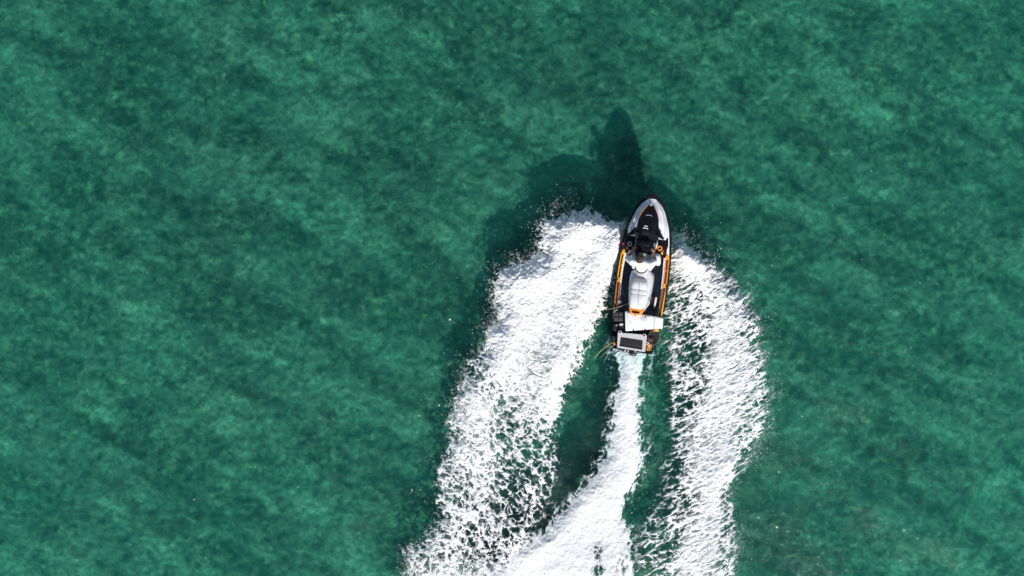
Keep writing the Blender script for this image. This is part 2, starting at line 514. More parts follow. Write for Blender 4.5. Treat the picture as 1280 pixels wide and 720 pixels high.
# ------------------------------------------------------------------ water: a closed body with a rippled top
def water_material():
    m = bpy.data.materials.new('green_sea_water'); m.use_nodes = True
    nt = m.node_tree; L = nt.links; nt.nodes.clear()
    out = nt.nodes.new('ShaderNodeOutputMaterial')
    tr = nt.nodes.new('ShaderNodeBsdfTransparent')
    gl = nt.nodes.new('ShaderNodeBsdfGlossy'); gl.inputs['Roughness'].default_value = 0.06
    geo = nt.nodes.new('ShaderNodeNewGeometry')
    def math_(op, a, b=None):
        x = nt.nodes.new('ShaderNodeMath'); x.operation = op
        for i_, q_ in enumerate((a, b)):
            if q_ is None: continue
            if isinstance(q_, float): x.inputs[i_].default_value = q_
            else: L.new(q_, x.inputs[i_])
        return x.outputs[0]
    mp = nt.nodes.new('ShaderNodeMapping'); mp.inputs['Scale'].default_value = (1.0, 1.7, 1.0); mp.inputs['Rotation'].default_value = (0, 0, 0.2)
    L.new(geo.outputs['Position'], mp.inputs['Vector'])
    n = nt.nodes.new('ShaderNodeTexNoise'); n.inputs['Scale'].default_value = 7.0; n.inputs['Detail'].default_value = 3
    n.inputs['Roughness'].default_value = 0.62; n.inputs['Distortion'].default_value = 0.6
    L.new(mp.outputs[0], n.inputs['Vector'])
    bp = nt.nodes.new('ShaderNodeBump'); bp.inputs['Strength'].default_value = 0.7; bp.inputs['Distance'].default_value = 0.035
    L.new(n.outputs['Fac'], bp.inputs['Height'])
    L.new(bp.outputs['Normal'], gl.inputs['Normal'])
    dt = nt.nodes.new('ShaderNodeVectorMath'); dt.operation = 'DOT_PRODUCT'
    L.new(bp.outputs['Normal'], dt.inputs[0]); L.new(geo.outputs['Incoming'], dt.inputs[1])
    # Schlick reflectance of water, the same from above and from below
    refl = math_('ADD', math_('MULTIPLY', math_('POWER', math_('SUBTRACT', 1.0, math_('ABSOLUTE', dt.outputs['Value'])), 5.0), 0.98), 0.02)
    mx = nt.nodes.new('ShaderNodeMixShader')
    L.new(refl, mx.inputs[0]); L.new(tr.outputs[0], mx.inputs[1]); L.new(gl.outputs[0], mx.inputs[2])
    L.new(mx.outputs[0], out.inputs['Surface'])
    sc = nt.nodes.new('ShaderNodeVolumeScatter')
    sc.inputs['Color'].default_value = (0.06, 0.82, 0.76, 1); sc.inputs['Density'].default_value = 0.23
    sc.inputs['Anisotropy'].default_value = 0.3
    ab = nt.nodes.new('ShaderNodeVolumeAbsorption')
    ab.inputs['Color'].default_value = (0.0, 0.955, 0.83, 1); ab.inputs['Density'].default_value = 0.74
    ad = nt.nodes.new('ShaderNodeAddShader')
    L.new(sc.outputs[0], ad.inputs[0]); L.new(ab.outputs[0], ad.inputs[1])
    L.new(ad.outputs[0], out.inputs['Volume'])
    return m

sx = axis(-13.2, 13.2, 0.07, FAR[:-1] + [1900]); sy = axis(-8.4, 8.4, 0.07, FAR[:-1] + [1900])
SX, SY = np.meshgrid(sx, sy)
SZ = np.where((np.abs(SX) < 13.3) & (np.abs(SY) < 8.5), water_height(SX, SY), 0.0)
co, q = grid_mesh('sea', SX, SY, SZ)
ny, nx = SX.shape
nb = len(co)
corner = [0, nx - 1, nx * ny - 1, nx * (ny - 1)]
low = np.array([[co[c][0], co[c][1], -2.0] for c in corner])
me_faces = [tuple(f) for f in q]
edge_s = list(range(0, nx)); edge_e = [nx - 1 + nx * j for j in range(ny)]
edge_n = [nx * ny - 1 - i for i in range(nx)]; edge_w = [nx * (ny - 1 - j) for j in range(ny)]
for k, ed in enumerate((edge_s, edge_e, edge_n, edge_w)):
    me_faces.append(tuple(ed[::-1] + [nb + k, nb + (k + 1) % 4]))
me_faces.append((nb + 3, nb + 2, nb + 1, nb))
me = bpy.data.meshes.new('sea_water')
me.from_pydata(np.vstack([co, low]).tolist(), [], me_faces)
me.polygons.foreach_set('use_smooth', [True] * len(q) + [False] * 5)
me.update()
sea = link('sea_water', me)
me.materials.append(water_material())
tag(sea, 'clear green sea water with small ripples', None, None, 'structure')

# ------------------------------------------------------------------ foam
def foam_material():
    m = bpy.data.materials.new('white_foam'); m.use_nodes = True
    nt = m.node_tree; L = nt.links; nt.nodes.clear()
    out = nt.nodes.new('ShaderNodeOutputMaterial')
    at = nt.nodes.new('ShaderNodeAttribute'); at.attribute_name = 'cover'
    ai = nt.nodes.new('ShaderNodeAttribute'); ai.attribute_name = 'air'
    geo = nt.nodes.new('ShaderNodeNewGeometry')
    n = nt.nodes.new('ShaderNodeTexNoise'); n.inputs['Scale'].default_value = 42; n.inputs['Detail'].default_value = 3
    L.new(geo.outputs['Position'], n.inputs['Vector'])
    # break the edge of the cover up with fine bubbles
    ad = nt.nodes.new('ShaderNodeMath'); ad.operation = 'MULTIPLY_ADD'; ad.inputs[1].default_value = 0.5
    L.new(n.outputs['Fac'], ad.inputs[0])
    sb = nt.nodes.new('ShaderNodeMath'); sb.operation = 'SUBTRACT'; sb.inputs[1].default_value = 0.25
    L.new(at.outputs['Fac'], sb.inputs[0]); L.new(sb.outputs[0], ad.inputs[2])
    mr = nt.nodes.new('ShaderNodeMapRange'); mr.inputs['From Min'].default_value = 0.12; mr.inputs['From Max'].default_value = 0.92
    L.new(ad.outputs[0], mr.inputs['Value'])
    cm = nt.nodes.new('ShaderNodeMix'); cm.data_type = 'RGBA'
    cm.inputs[6].default_value = (0.93, 0.935, 0.94, 1); cm.inputs[7].default_value = (0.36, 0.58, 0.64, 1)
    L.new(ai.outputs['Fac'], cm.inputs['Factor'])
    d = nt.nodes.new('ShaderNodeBsdfDiffuse'); L.new(cm.outputs[2], d.inputs['Color'])
    t2 = nt.nodes.new('ShaderNodeBsdfTranslucent'); L.new(cm.outputs[2], t2.inputs['Color'])
    bp = nt.nodes.new('ShaderNodeBump'); bp.inputs['Strength'].default_value = 0.5; bp.inputs['Distance'].default_value = 0.015
    L.new(n.outputs['Fac'], bp.inputs['Height']); L.new(bp.outputs['Normal'], d.inputs['Normal'])
    m1 = nt.nodes.new('ShaderNodeMixShader'); m1.inputs[0].default_value = 0.18
    L.new(d.outputs[0], m1.inputs[1]); L.new(t2.outputs[0], m1.inputs[2])
    tr = nt.nodes.new('ShaderNodeBsdfTransparent')
    mx = nt.nodes.new('ShaderNodeMixShader')
    L.new(mr.outputs[0], mx.inputs[0]); L.new(tr.outputs[0], mx.inputs[1]); L.new(m1.outputs[0], mx.inputs[2])
    L.new(mx.outputs[0], out.inputs['Surface'])
    return m
FOAM = foam_material()
DROP = bpy.data.materials.new('spray_drop'); DROP.use_nodes = True
_b = DROP.node_tree.nodes['Principled BSDF']
_b.inputs['Base Color'].default_value = (0.8, 0.83, 0.84, 1); _b.inputs['Roughness'].default_value = 0.25

def rank01(a):
    r = np.empty(a.size); r[np.argsort(a, axis=None)] = np.linspace(0, 1, a.size)
    return r.reshape(a.shape)

def worley(x, y, seed):
    xi = np.floor(x).astype(np.int64); yi = np.floor(y).astype(np.int64)
    f1 = np.full(x.shape, 9.0); f2 = np.full(x.shape, 9.0)
    for dx in (-1, 0, 1):
        for dy in (-1, 0, 1):
            h = ((xi + dx) * 374761393 + (yi + dy) * 668265263 + seed * 1442695041) & 0xffffffff
            h = ((h ^ (h >> 13)) * 1274126177) & 0xffffffff
            h = h ^ (h >> 16)
            px = xi + dx + (h & 0xffff) / 65536.0 - x; py = yi + dy + ((h >> 8) & 0xffff) / 65536.0 - y
            d = np.sqrt(px * px + py * py)
            f2 = np.minimum(f2, np.maximum(f1, d)); f1 = np.minimum(f1, d)
    return f1, f2 - f1

def lace(X, Y, ang, stretch, seed, size=0.20):
    """foam web: bright strands round dark cells, drawn out along ang; values spread evenly 0..1"""
    c, s = math.cos(math.radians(ang)), math.sin(math.radians(ang))
    a = (c * X + s * Y) / stretch; b = -s * X + c * Y
    a = a / size; b = b / size
    qx = fbm(a * .7, b * .7, 3, seed) * 0.5; qy = fbm(a * .7 + 31, b * .7 + 5, 3, seed + 7) * 0.5
    a = a + qx; b = b + qy
    w1, e1 = worley(a * 1.25, b * 1.25, seed + 20)
    fx = .35 * perlin(a * 2.6, b * 2.6, seed + 24); fy = .35 * perlin(a * 2.6 + 9, b * 2.6, seed + 25)
    w2, e2 = worley(a * 2.7 + fx, b * 2.7 + fy, seed + 21)
    w3, e3 = worley(a * 5.6 + fx, b * 5.6 + fy, seed + 22)
    n1 = fbm(a * 1.6 + 11, b * 1.6 + 8, 3, seed + 23)
    g1 = fbm(X * 13, Y * 13, 2, seed + 40, 0.8)
    st = fbm(a * .45, b * 2.0, 3, seed + 44)
    big_ = fbm(a * .3, b * .3, 2, seed + 30)
    # cell walls are white, cell middles open
    f = -0.42 * np.minimum(e1, .7) - 0.50 * np.minimum(e2, .7) - 0.38 * np.minimum(e3, .7) + 0.20 * w1 + 0.16 * w2 + 0.30 * n1 + 0.26 * g1 + 0.30 * st + 0.22 * big_
    return rank01(f)

STEP = 0.0115
def make_foam(name, label, pl, seed, density, height, ang, stretch, air, size=0.24, rough=0.10, rel=1.0, solid=0.0, fringe=0.07):
    x0, y0 = pl.min(0) - 0.5; x1, y1 = pl.max(0) + 0.5
    X, Y = np.meshgrid(np.arange(x0, x1, STEP), np.arange(max(y0, -8.3), y1, STEP))
    e = rough * fbm(X * 2.2, Y * 2.2, 4, seed + 60, 0.6) * 1.6
    sd = sdf(pl, X, Y) + e
    D = density(X, Y, sd) * np.where(sd < 0, np.exp(np.clip(sd, -3, 0) / fringe), 1.0)
    pat = lace(X, Y, ang, stretch, seed, size)
    cov = sstep(-0.36, 0.32, pat - (1 - D)) * sstep(-0.42, 0.02, sd)
    cov = np.maximum(cov * (0.86 + 0.14 * pat), solid * sstep(0.95, 1.3, D))
    veil = 0.40 * sstep(0.45, 1.0, D) * sstep(0.0, 0.15, sd)
    cov = 1 - (1 - cov) * (1 - veil)
    wz = water_height(X, Y)
    lump = fbm(X * 3.0, Y * 3.0, 4, seed + 80, 0.5)
    fine = perlin(X * 17, Y * 17, seed + 90)
    h = height(X, Y, sd)
    Z = wz + 0.012 + h * (0.85 + 0.14 * lump) + rel * np.clip(cov, 0, 1) * (0.022 * pat + 0.005 * fine)
    A = np.clip(air(X, Y, sd) + 0.35 * (0.55 - cov), 0, 1)
    ny, nx = X.shape
    keep = cov > 0.012
    qk = keep[:-1, :-1] | keep[1:, :-1] | keep[:-1, 1:] | keep[1:, 1:]
    idx = np.arange(nx * ny).reshape(ny, nx)
    q = np.stack([idx[:-1, :-1], idx[:-1, 1:], idx[1:, 1:], idx[1:, :-1]], -1)[qk]
    used = np.unique(q); remap = np.full(nx * ny, -1); remap[used] = np.arange(len(used))
    co = np.stack([X, Y, Z], -1).reshape(-1, 3)[used]
    base = np.array([pl[:, 0].mean(), pl[:, 1].mean(), 0.0])
    me = np_mesh(name, co - base, remap[q])
    for an, arr in (('cover', cov), ('air', A)):
        at = me.attributes.new(an, 'FLOAT', 'POINT')
        at.data.foreach_set('value', arr.ravel()[used].astype(np.float32))
    me.materials.append(FOAM)
    o = link(name, me); o.location = base
    tag(o, label, None, None, 'stuff')
    return o, base

def droplets(parent, base, pl, n, seed, reach=0.45, zmax=0.35, side=None, rmin=0.004, rmax=0.0105):
    rng = np.random.default_rng(seed)
    x0, y0 = pl.min(0) - 0.8; x1, y1 = pl.max(0) + 0.8
    X = rng.uniform(x0, x1, n * 60); Y = rng.uniform(max(y0, -7.4), y1, n * 60)
    sd = sdf(pl, X, Y)
    clump = np.clip(0.5 + 1.1 * fbm(X * 1.4, Y * 1.4, 3, seed), 0.02, 1.2)
    p = np.where(sd < 0.05, np.exp(sd / (reach * .33)), 0.22) * clump ** 2
    if side is not None:
        p = p * side(X, Y)
    ok = rng.uniform(0, 1, X.size) < p
    X, Y, sd = X[ok][:n], Y[ok][:n], sd[ok][:n]
    r = rmin + (rmax - rmin) * rng.uniform(0, 1, X.size) ** 3
    Z = 0.05 + zmax * rng.uniform(0, 1, X.size) ** 1.6 * np.clip(1 + sd / reach, 0.1, 1)
    t = np.array([(1, 0, 0), (-1, 0, 0), (0, 1, 0), (0, -1, 0), (0, 0, 1), (0, 0, -1)], float)
    tf = np.array([(0, 2, 4), (2, 1, 4), (1, 3, 4), (3, 0, 4), (2, 0, 5), (1, 2, 5), (3, 1, 5), (0, 3, 5)])
    co = (np.stack([X, Y, Z], -1)[:, None, :] + t[None] * r[:, None, None] * rng.uniform(.7, 1.5, (X.size, 1, 3))).reshape(-1, 3)
    f = (tf[None] + (np.arange(X.size) * 6)[:, None, None]).reshape(-1, 3)
    me = np_mesh('droplets', co - base, f)
    me.materials.append(DROP)
    o = link('droplets', me, parent)
    o['kind'] = 'stuff'
    return o

# along-track fade: 1 at the bow, 0 at the bottom of the frame
def aft(Y): return np.clip((Y + 7.0) / 8.5, 0, 1)

def dens_left(X, Y, sd):
    D = 0.52 + 0.22 * sstep(0.0, 0.22, sd) + 0.22 * aft(Y)
    D = D - 0.06 + 0.24 * fbm(X * 1.3, Y * 1.3, 3, 300)
    D = D + brush(X, Y, 690, 330, 70, 45, 0.30, -20) + brush(X, Y, 650, 400, 40, 55, 0.22) + brush(X, Y, 590, 520, 22, 60, 0.10, -20)
    D = D - brush(X, Y, 722, 318, 13, 10, 0.45) - brush(X, Y, 610, 480, 22, 20, 0.16)
    D = D - brush(X, Y, 655, 560, 40, 62, 0.30, -10) - brush(X, Y, 672, 622, 34, 46, 0.34, 25) - brush(X, Y, 640, 655, 40, 22, 0.25, 30)
    D = D - brush(X, Y, 575, 620, 26, 45, 0.14) - brush(X, Y, 600, 690, 40, 26, 0.18)
    D = D + brush(X, Y, 693, 510, 5, 32, 0.45, -8)
    return D
def hgt_left(X, Y, sd):
    return 0.02 + 0.50 * sstep(-.1, .6, sd) * np.exp(-np.clip(sd, 0, 9) / 0.8) * (0.30 + 0.80 * aft(Y)) + brush(X, Y, 768, 306, 14, 24, 0.22) + brush(X, Y, 752, 284, 20, 10, 0.22, -10)
def dens_right(X, Y, sd):
    D = 0.42 + 0.23 * sstep(0.0, 0.30, sd) + 0.24 * fbm(X * 1.3, Y * 1.3, 3, 310)
    D = D + brush(X, Y, 905, 470, 22, 90, 0.28, -4) + brush(X, Y, 890, 600, 22, 70, 0.32, 8) + brush(X, Y, 875, 690, 30, 40, 0.22)
    D = D - brush(X, Y, 858, 425, 16, 46, 0.40, 8) + brush(X, Y, 872, 338, 40, 14, 0.22, -38) + brush(X, Y, 852, 320, 26, 16, 0.50, -25) - brush(X, Y, 850, 500, 10, 30, 0.15)
    D = D - brush(X, Y, 828, 655, 20, 52, 0.46, -12) - brush(X, Y, 845, 590, 12, 26, 0.25) - brush(X, Y, 902, 655, 13, 46, 0.26) - brush(X, Y, 935, 545, 16, 26, 0.25)
    D = D + brush(X, Y, 841, 470, 2.4, 45, 0.7, -2)
    return D
def hgt_right(X, Y, sd):
    return 0.02 + 0.46 * sstep(-.1, .45, sd) * np.exp(-np.clip(sd, 0, 9) / 0.7) * (0.30 + 0.80 * aft(Y)) + brush(X, Y, 856, 322, 30, 14, 0.30, -25)
def dens_wash(X, Y, sd):
    D = 0.45 + 1.1 * sstep(0.0, 0.20, sd) + 0.14 * fbm(X * .9, Y * .9, 3, 320)
    D = D - brush(X, Y, 745, 685, 9, 13, 1.0) - brush(X, Y, 748, 712, 11, 12, 0.9) - brush(X, Y, 740, 664, 6, 8, .6)
    D = D - brush(X, Y, 806, 452, 3.0, 20, 0.95, -12) - brush(X, Y, 778, 705, 14, 22, 0.55) - brush(X, Y, 640, 715, 30, 12, 0.30)
    near = sstep(-2.7, -1.6, Y)
    D = D - near * (0.62 - 0.75 * np.clip(0.5 + 1.1 * perlin(X * 6.0 + 1.2 * Y, Y * .6, 78), 0, 1))
    D = D - brush(X, Y, 770, 455, 9, 12, 0.25) - brush(X, Y, 785, 640, 9, 12, .4) - brush(X, Y, 775, 690, 26, 48, 0.42) - brush(X, Y, 700, 712, 40, 16, 0.22)
    return D
def hgt_wash(X, Y, sd):
    return 0.02 + 0.10 * sstep(-.05, .35, sd) * (1.1 - 0.4 * aft(Y))
def air0(X, Y, sd):
    return 0.10 * np.clip(0.5 + fbm(X * 2, Y * 2, 2, 330), 0, 1)
def air_wash(X, Y, sd):
    near = sstep(-2.4, -1.5, Y)                     # thin aerated sheets right behind the nozzle
    streak = np.clip(0.5 + 0.9 * perlin(X * 5.0 + .9 * Y, Y * .5, 77), 0, 1)
    return near * (0.25 + 0.75 * streak) + 0.30 * sstep(0.30, 0.0, sd) + 0.42 * np.clip(0.25 + 1.2 * fbm(sd * 3.2 + 3, Y * .55, 3, 79), 0, 1)

def side_of(mid, sgn):
    m = np.array([W(u, v) for u, v in mid]); o_ = np.argsort(m[:, 1])
    return lambda X, Y: np.where(sgn * (X - np.interp(Y, m[o_, 1], m[o_, 0])) > 0, 1.0, 0.12)
OUT_L = side_of([(740, 250), (733, 300), (690, 380), (650, 470), (620, 560), (590, 650), (560, 720)], -1)
OUT_R = side_of([(850, 310), (885, 400), (895, 500), (885, 600), (865, 720)], 1)
fl, flb = make_foam('spray_wake', 'broad white spray and foam thrown out on the port side, left of the jet ski', LEFT, 1, dens_left, hgt_left, -50, 1.25, air0)
droplets(fl, flb, LEFT, 7000, 101, 0.42, 0.35, OUT_L)
fr_, frb = make_foam('spray_wake', 'streaky white spray and foam thrown out on the starboard side, right of the jet ski', RIGHT, 2, dens_right, hgt_right, 28, 2.3, air0, 0.19)
droplets(fr_, frb, RIGHT, 6000, 102, 0.40, 0.32, OUT_R)
fw, fwb = make_foam('jet_wash', 'dense white curving jet wash trailing straight behind the stern', WASH, 3, dens_wash, hgt_wash, 60, 1.4, air_wash, 0.26, 0.10, 0.5, 0.93)
droplets(fw, fwb, WASH, 1100, 103, 0.30, 0.18)

# ------------------------------------------------------------------ JET SKI
ski = Thing('jet_ski', 'pale grey, black and orange fishing jet ski speeding across the green water', 'jet ski')

GY = [3.54, 3.50, 3.44, 3.34, 3.15, 2.84, 2.57, 2.20, 1.84, 1.50, 1.14, 0.77, 0.40, 0.08, -0.06]
GW = [0.0, 0.10, 0.175, 0.275, 0.367, 0.479, 0.534, 0.575, 0.59, 0.595, 0.585, 0.575, 0.56, 0.515, 0.455]
def gw(y): return float(np.interp(y, GY[::-1], GW[::-1]))
def gz(y): return float(np.interp(y, [0, 0.8, 1.6, 2.6, 3.2, 3.54], [0.37, 0.42, 0.48, 0.57, 0.64, 0.70]))

# hull: V bottom, hard chine, flared side
mb = MB(); rings = []
for y in [-0.06, 0.08, 0.4, 0.77, 1.14, 1.5, 1.84, 2.2, 2.57, 2.84, 3.05, 3.2, 3.32, 3.42, 3.49, 3.525]:
    w = gw(y); z = gz(y)
    rise = float(np.interp(y, [1.6, 2.6, 3.2, 3.54], [0, 0.10, 0.30, 0.60]))
    kz = -0.26 + rise; cz = -0.06 + rise * 0.85; cw = w * float(np.interp(y, [0, 2.4, 3.5], [0.86, 0.80, 0.6]))
    half = [(0.0, kz), (cw * .5, kz + (cz - kz) * .5), (cw, cz), (cw + (w - cw) * .35, cz + (z - cz) * .2), (w - .012, z - .05), (w - .012, z)]
    rings.append([(x, y, zz) for x, zz in half] + [(-x, y, zz) for x, zz in half[::-1][:-1]])
mb.loft(rings)
ski.part('hull', mb, 'gloss')

# rubber bumper along the gunwale, broad at the bow
mb = MB(); ys = np.concatenate([np.linspace(0.95, 3.0, 22), np.linspace(3.05, 3.54, 22)])
prof = []
for sgn in (-1, 1):
    pass
path = [(-gw(y), y) for y in ys] + [(gw(y), y) for y in ys[::-1][1:]]
rings = []
for i, (x, y) in enumerate(path):
    a = np.array(path[max(i - 1, 0)]); b = np.array(path[min(i + 1, len(path) - 1)])
    t = (b - a) / np.linalg.norm(b - a); nrm = np.array((t[1], -t[0]))      # points inboard
    wd = float(np.interp(y, [1.0, 2.6, 3.2, 3.54], [0.028, 0.034, 0.046, 0.115])); z = gz(y)
    pr = [(-0.010, -0.045), (-0.016, -0.01), (-0.006, 0.018), (wd * .5, 0.026), (wd, 0.020), (wd, -0.03)]
    rings.append([(x + nrm[0] * o_, y + nrm[1] * o_, z + dz) for o_, dz in pr])
mb.loft(rings)
ski.part('bumper', mb, 'rubber')

# black inner deck under everything
mb = MB(); rings = []
for y in np.linspace(-0.05, 3.46, 40):
    w = gw(y) - 0.03
    if w < 0.02: continue
    top = gz(y) - 0.02
    fl_ = 0.27 if 0.98 < y < 2.32 else (0.385 if y <= 0.98 else top)
    rings.append([(-w, y, top - .02), (-w + .02, y, top), (-w * .72, y, top), (-w * .68, y, fl_), (0, y, fl_ + .01), (w * .68, y, fl_), (w * .72, y, top), (w - .02, y, top), (w, y, top - .02), (w * .8, y, .1), (-w * .8, y, .1)])
mb.loft(rings)
ski.part('deck', mb, 'black')

# footwell mats
for sgn in (-1, 1):
    mb = MB(); mb.prism([(sgn * .24, 1.02), (sgn * .40, 1.02), (sgn * .405, 2.26), (sgn * .20, 2.26)], 0.272, 0.292, 0.006)
    o = ski.part('footwell_mat', mb, 'mat')
    g_ = MB()
    for k in range(14):
        g_.box((sgn * .315, 1.07 + k * .085, 0.296), (.13, .03, .012), .003)
    ski.part('grip_rib', g_, 'mat', o)

# gunwale caps: grey strip, inset panel, orange loops
def strip(path_l, path_r, z_l, z_r, th=0.02):
    """ribbon with thickness between two (x, y) paths"""
    rg = []
    for a, b, za, zb in zip(path_l, path_r, z_l, z_r):
        rg.append([(a[0], a[1], za), (b[0], b[1], zb), (b[0], b[1], zb - th), (a[0], a[1], za - th)])
    return MB().loft(rg)
for sgn in (-1, 1):
    ys = np.linspace(0.60, 2.30, 26)
    # sloping outer cap (maroon-black inset)
    o1 = [(sgn * (gw(y) - .028), y) for y in ys]; o2 = [(sgn * (gw(y) - .118), y) for y in ys]
    ski.part('gunwale_inset', strip(o1, o2, [gz(y) + .012 for y in ys], [gz(y) + .058 for y in ys]), 'maroon')
    # pale inner strip
    ys2 = np.linspace(0.80, 2.16, 22)
    ys3 = ys2
    ys2 = np.linspace(1.46, 2.16, 16)
    i1 = [(sgn * (gw(y) - .117), y) for y in ys2]; i2 = [(sgn * (gw(y) - .117 - float(np.interp(y, [.8, 1.4, 2.16], [.014, .022, .034]))), y) for y in ys2]
    ski.part('gunwale_strip', strip(i1, i2, [gz(y) + .062 for y in ys2], [gz(y) + .056 for y in ys2], .03), 'shell')
    # inner wall of the footwell
    ys2 = ys3
    j1 = [(sgn * (gw(y) - .130), y) for y in ys2]; j2 = [(sgn * (gw(y) - .185), y) for y in ys2]
    ski.part('footwell_wall', strip(j1, j2, [gz(y) + .045 for y in ys2], [0.30 for y in ys2], .012), 'grey')
    # orange loops: outer and inner rails, joined at the ends
    def off(y, d): return (sgn * (gw(y) - d), y, gz(y) + .020 + (d - .028) * .5)
    for y0_, y1_, nm, tk in ((1.58, 2.19, 'yellow', .013), (0.66, 1.52, 'rust', .010)):
        yy = np.linspace(y0_, y1_, 14)
        narrow = .022 if nm == 'yellow' else .008
        loop = [off(y, .038) for y in yy] + [off(y1_ + .05, .078)] + [off(y, .108 - narrow * .3 * math.sin(math.pi * (y - y0_) / (y1_ - y0_))) for y in yy[::-1]] + [off(y0_ - .03, .072), off(y0_, .038)]
        mb = MB(); mb.tube(loop, tk, 6, .7)
        t_ = ski.part('trim_loop', mb, ('yellow' if sgn < 0 else 'orange') if nm == 'yellow' else 'rust')
        c_ = MB()
        if nm == 'yellow':
            b_ = MB(); b_.tube([off(1.88, .04), off(1.88, .105)], .008, 6)
            ski.part('trim_bar', b_, 'orange', t_)
            c_.prism([off(2.14, .045)[:2], off(2.24, .06)[:2], off(2.24, .10)[:2], off(2.12, .105)[:2]], gz(2.18) + .03, gz(2.18) + .062, .006)
        else:
            c_.prism([off(1.50, .05)[:2], off(1.60, .06)[:2], off(1.58, .10)[:2], off(1.48, .095)[:2]], gz(1.54) + .03, gz(1.54) + .056, .006)
        ski.part('trim_clip', c_, 'yellow', t_)
    # bright rear tip of the trim on the starboard side, brown on port
    mb = MB(); mb.tube([off(1.40, .034), off(1.1, .034), off(.80, .036), off(.62, .05)], [.012, .015, .016, .010], 6, .7)
    ski.part('trim_edge', mb, 'yellow' if sgn > 0 else 'rust')

# bow deck: two pale hood panels with a crease, either side of the black cowl
CY = [3.345, 3.31, 3.23, 3.13, 3.04, 2.95, 2.77, 2.56]
CI = [0.0, 0.035, 0.095, 0.158, 0.195, 0.225, 0.25, 0.27]
def cin(y): return float(np.interp(y, CY[::-1], CI[::-1]))
for sgn in (-1, 1):
    sheet = []
    ys = np.concatenate([np.linspace(3.435, 3.30, 8), np.linspace(3.27, 2.56, 16)])
    for y in ys:
        wo = gw(y) - float(np.interp(y, [2.5, 3.2, 3.40], [.032, .040, .072])) 
        wi = cin(y) if y < 3.345 else 0.0
        if wo < wi + .004: wo = wi + .004
        if y < 2.70: wo = wo - (2.70 - y) * .25
        zo = gz(y) + .022; row = []
        crown = float(np.interp(y, [2.56, 2.9, 3.2, 3.42], [.20, .225, .165, .035]))
        for k in range(11):
            f = k / 10
            x = wo + (wi - wo) * f
            zz = zo + crown * (0.62 * sstep(0, .40, f) + 0.38 * sstep(.55, 1, f))
            cr = float(np.interp(y, [2.5, 2.62, 3.08, 3.2], [1, 1, .6, 0]))
            zz -= 0.040 * cr * math.exp(-((f - .54) / .085) ** 2)
            row.append((sgn * x, y, float(zz)))
        sheet.append(row)
    mb = MB(); mb.grid(sheet)
    # folded-down outer edge
    mb.grid([[r[0] for r in sheet], [(r[0][0] , r[0][1], r[0][2] - .03) for r in sheet]])
    mb.grid([[p for p in sheet[-1]], [(p[0], p[1] - .004, p[2] - .07) for p in sheet[-1]]])
    ski.part('hood_panel', mb, 'shell')
    # orange line along the cowl
    mb = MB()
    pts = [(sgn * (cin(y) + .006), y, gz(y) + .022 + float(np.interp(y, [2.56, 2.9, 3.2, 3.42], [.20, .225, .165, .035])) + .004) for y in np.linspace(3.27, 2.95 if sgn > 0 else 3.02, 9)]
    mb.tube(pts, [.003] + [.0065] * 5 + [.006, .005, .003], 6)
    ski.part('hood_trim', mb, 'orange')
    # pale rail running aft beside the cockpit
    ys = np.linspace(2.20, 2.76, 12)
    a_ = [(sgn * (gw(y) - .040), y) for y in ys]; b_ = [(sgn * (gw(y) - .040 - float(np.interp(y, [2.2, 2.5, 2.76], [.052, .046, .02]))), y) for y in ys]
    ski.part('side_rail', strip(a_, b_, [gz(y) + .024 for y in ys], [gz(y) + .045 for y in ys], .03), 'white_shell' if sgn > 0 else 'gloss')

# black cowl with a stepped spine
mb = MB(); sheet = []
for y in np.linspace(3.35, 2.52, 22):
    wi = cin(y) + .006
    zb = gz(y) + .02 + float(np.interp(y, [2.56, 2.9, 3.2, 3.42], [.20, .225, .165, .035]))
    top = float(np.interp(y, [2.52, 2.72, 2.95, 3.2, 3.35], [.17, .15, .075, .035, .0]))
    row = []
    for k in range(13):
        f = -1 + 2 * k / 12
        row.append((f * wi, y, zb - .012 + top * (1 - abs(f) ** 2.6) + .014 * math.exp(-((abs(f) - .55) / .12) ** 2) * sstep(3.3, 3.1, y)))
    sheet.append(row)
mb.grid(sheet)
ends = sheet[-1]
mb.grid([ends, [(p[0], p[1] - .003, .5) for p in ends]])
cowl = ski.part('front_cowl', mb, 'black')
mb = MB(); mb.ring((0, 3.30, .80), .022, .007, 16, 6); mb.ball((0, 3.30, .80), (.014, .014, .007), 8, 5)
ski.part('bow_latch', mb, 'green')
for y, w_ in ((3.10, .05), (3.06, .08), (3.02, .10)):
    zt = gz(y) + .02 + float(np.interp(y, [2.56, 2.9, 3.2, 3.42], [.20, .225, .165, .035]))
    mb = MB(); mb.tube([(-w_, y - .02, zt + .040), (-w_ * .4, y, zt + .052), (w_ * .4, y, zt + .052), (w_ * .9, y - .02, zt + .043)], .007, 6)
    ski.part('cowl_vent', mb, 'grey' if y == 3.06 else 'gloss', cowl)

# gauge binnacle
mb = MB(); mb.prism([(-.13, 2.74, .0), (-.10, 2.86, -.04), (.10, 2.86, -.04), (.13, 2.74, 0), (.12, 2.60, .02), (-.12, 2.60, .02)], .80, .965, .03)
bn = ski.part('gauge_pod', mb, 'black')
mb = MB(); mb.prism([(-.085, 2.71), (.085, 2.71), (.09, 2.625), (-.09, 2.625)], .972, .988, .004)
ski.part('gauge_screen', mb, 'screen', bn)
for c_, w_ in (((-.03, 2.805), .055), ((-.03, 2.755), .085)):
    mb = MB(); mb.tube([(c_[0] - w_ * .7, c_[1] + .004, .952 + (.016 if w_ > .06 else .0)), (c_[0], c_[1] + .002, .957 + (.016 if w_ > .06 else .0)), (c_[0] + w_ * .7, c_[1] - .006, .952 + (.016 if w_ > .06 else 0))], .0095, 6, .6)
    ski.part('gauge_stripe', mb, 'stripe', bn)

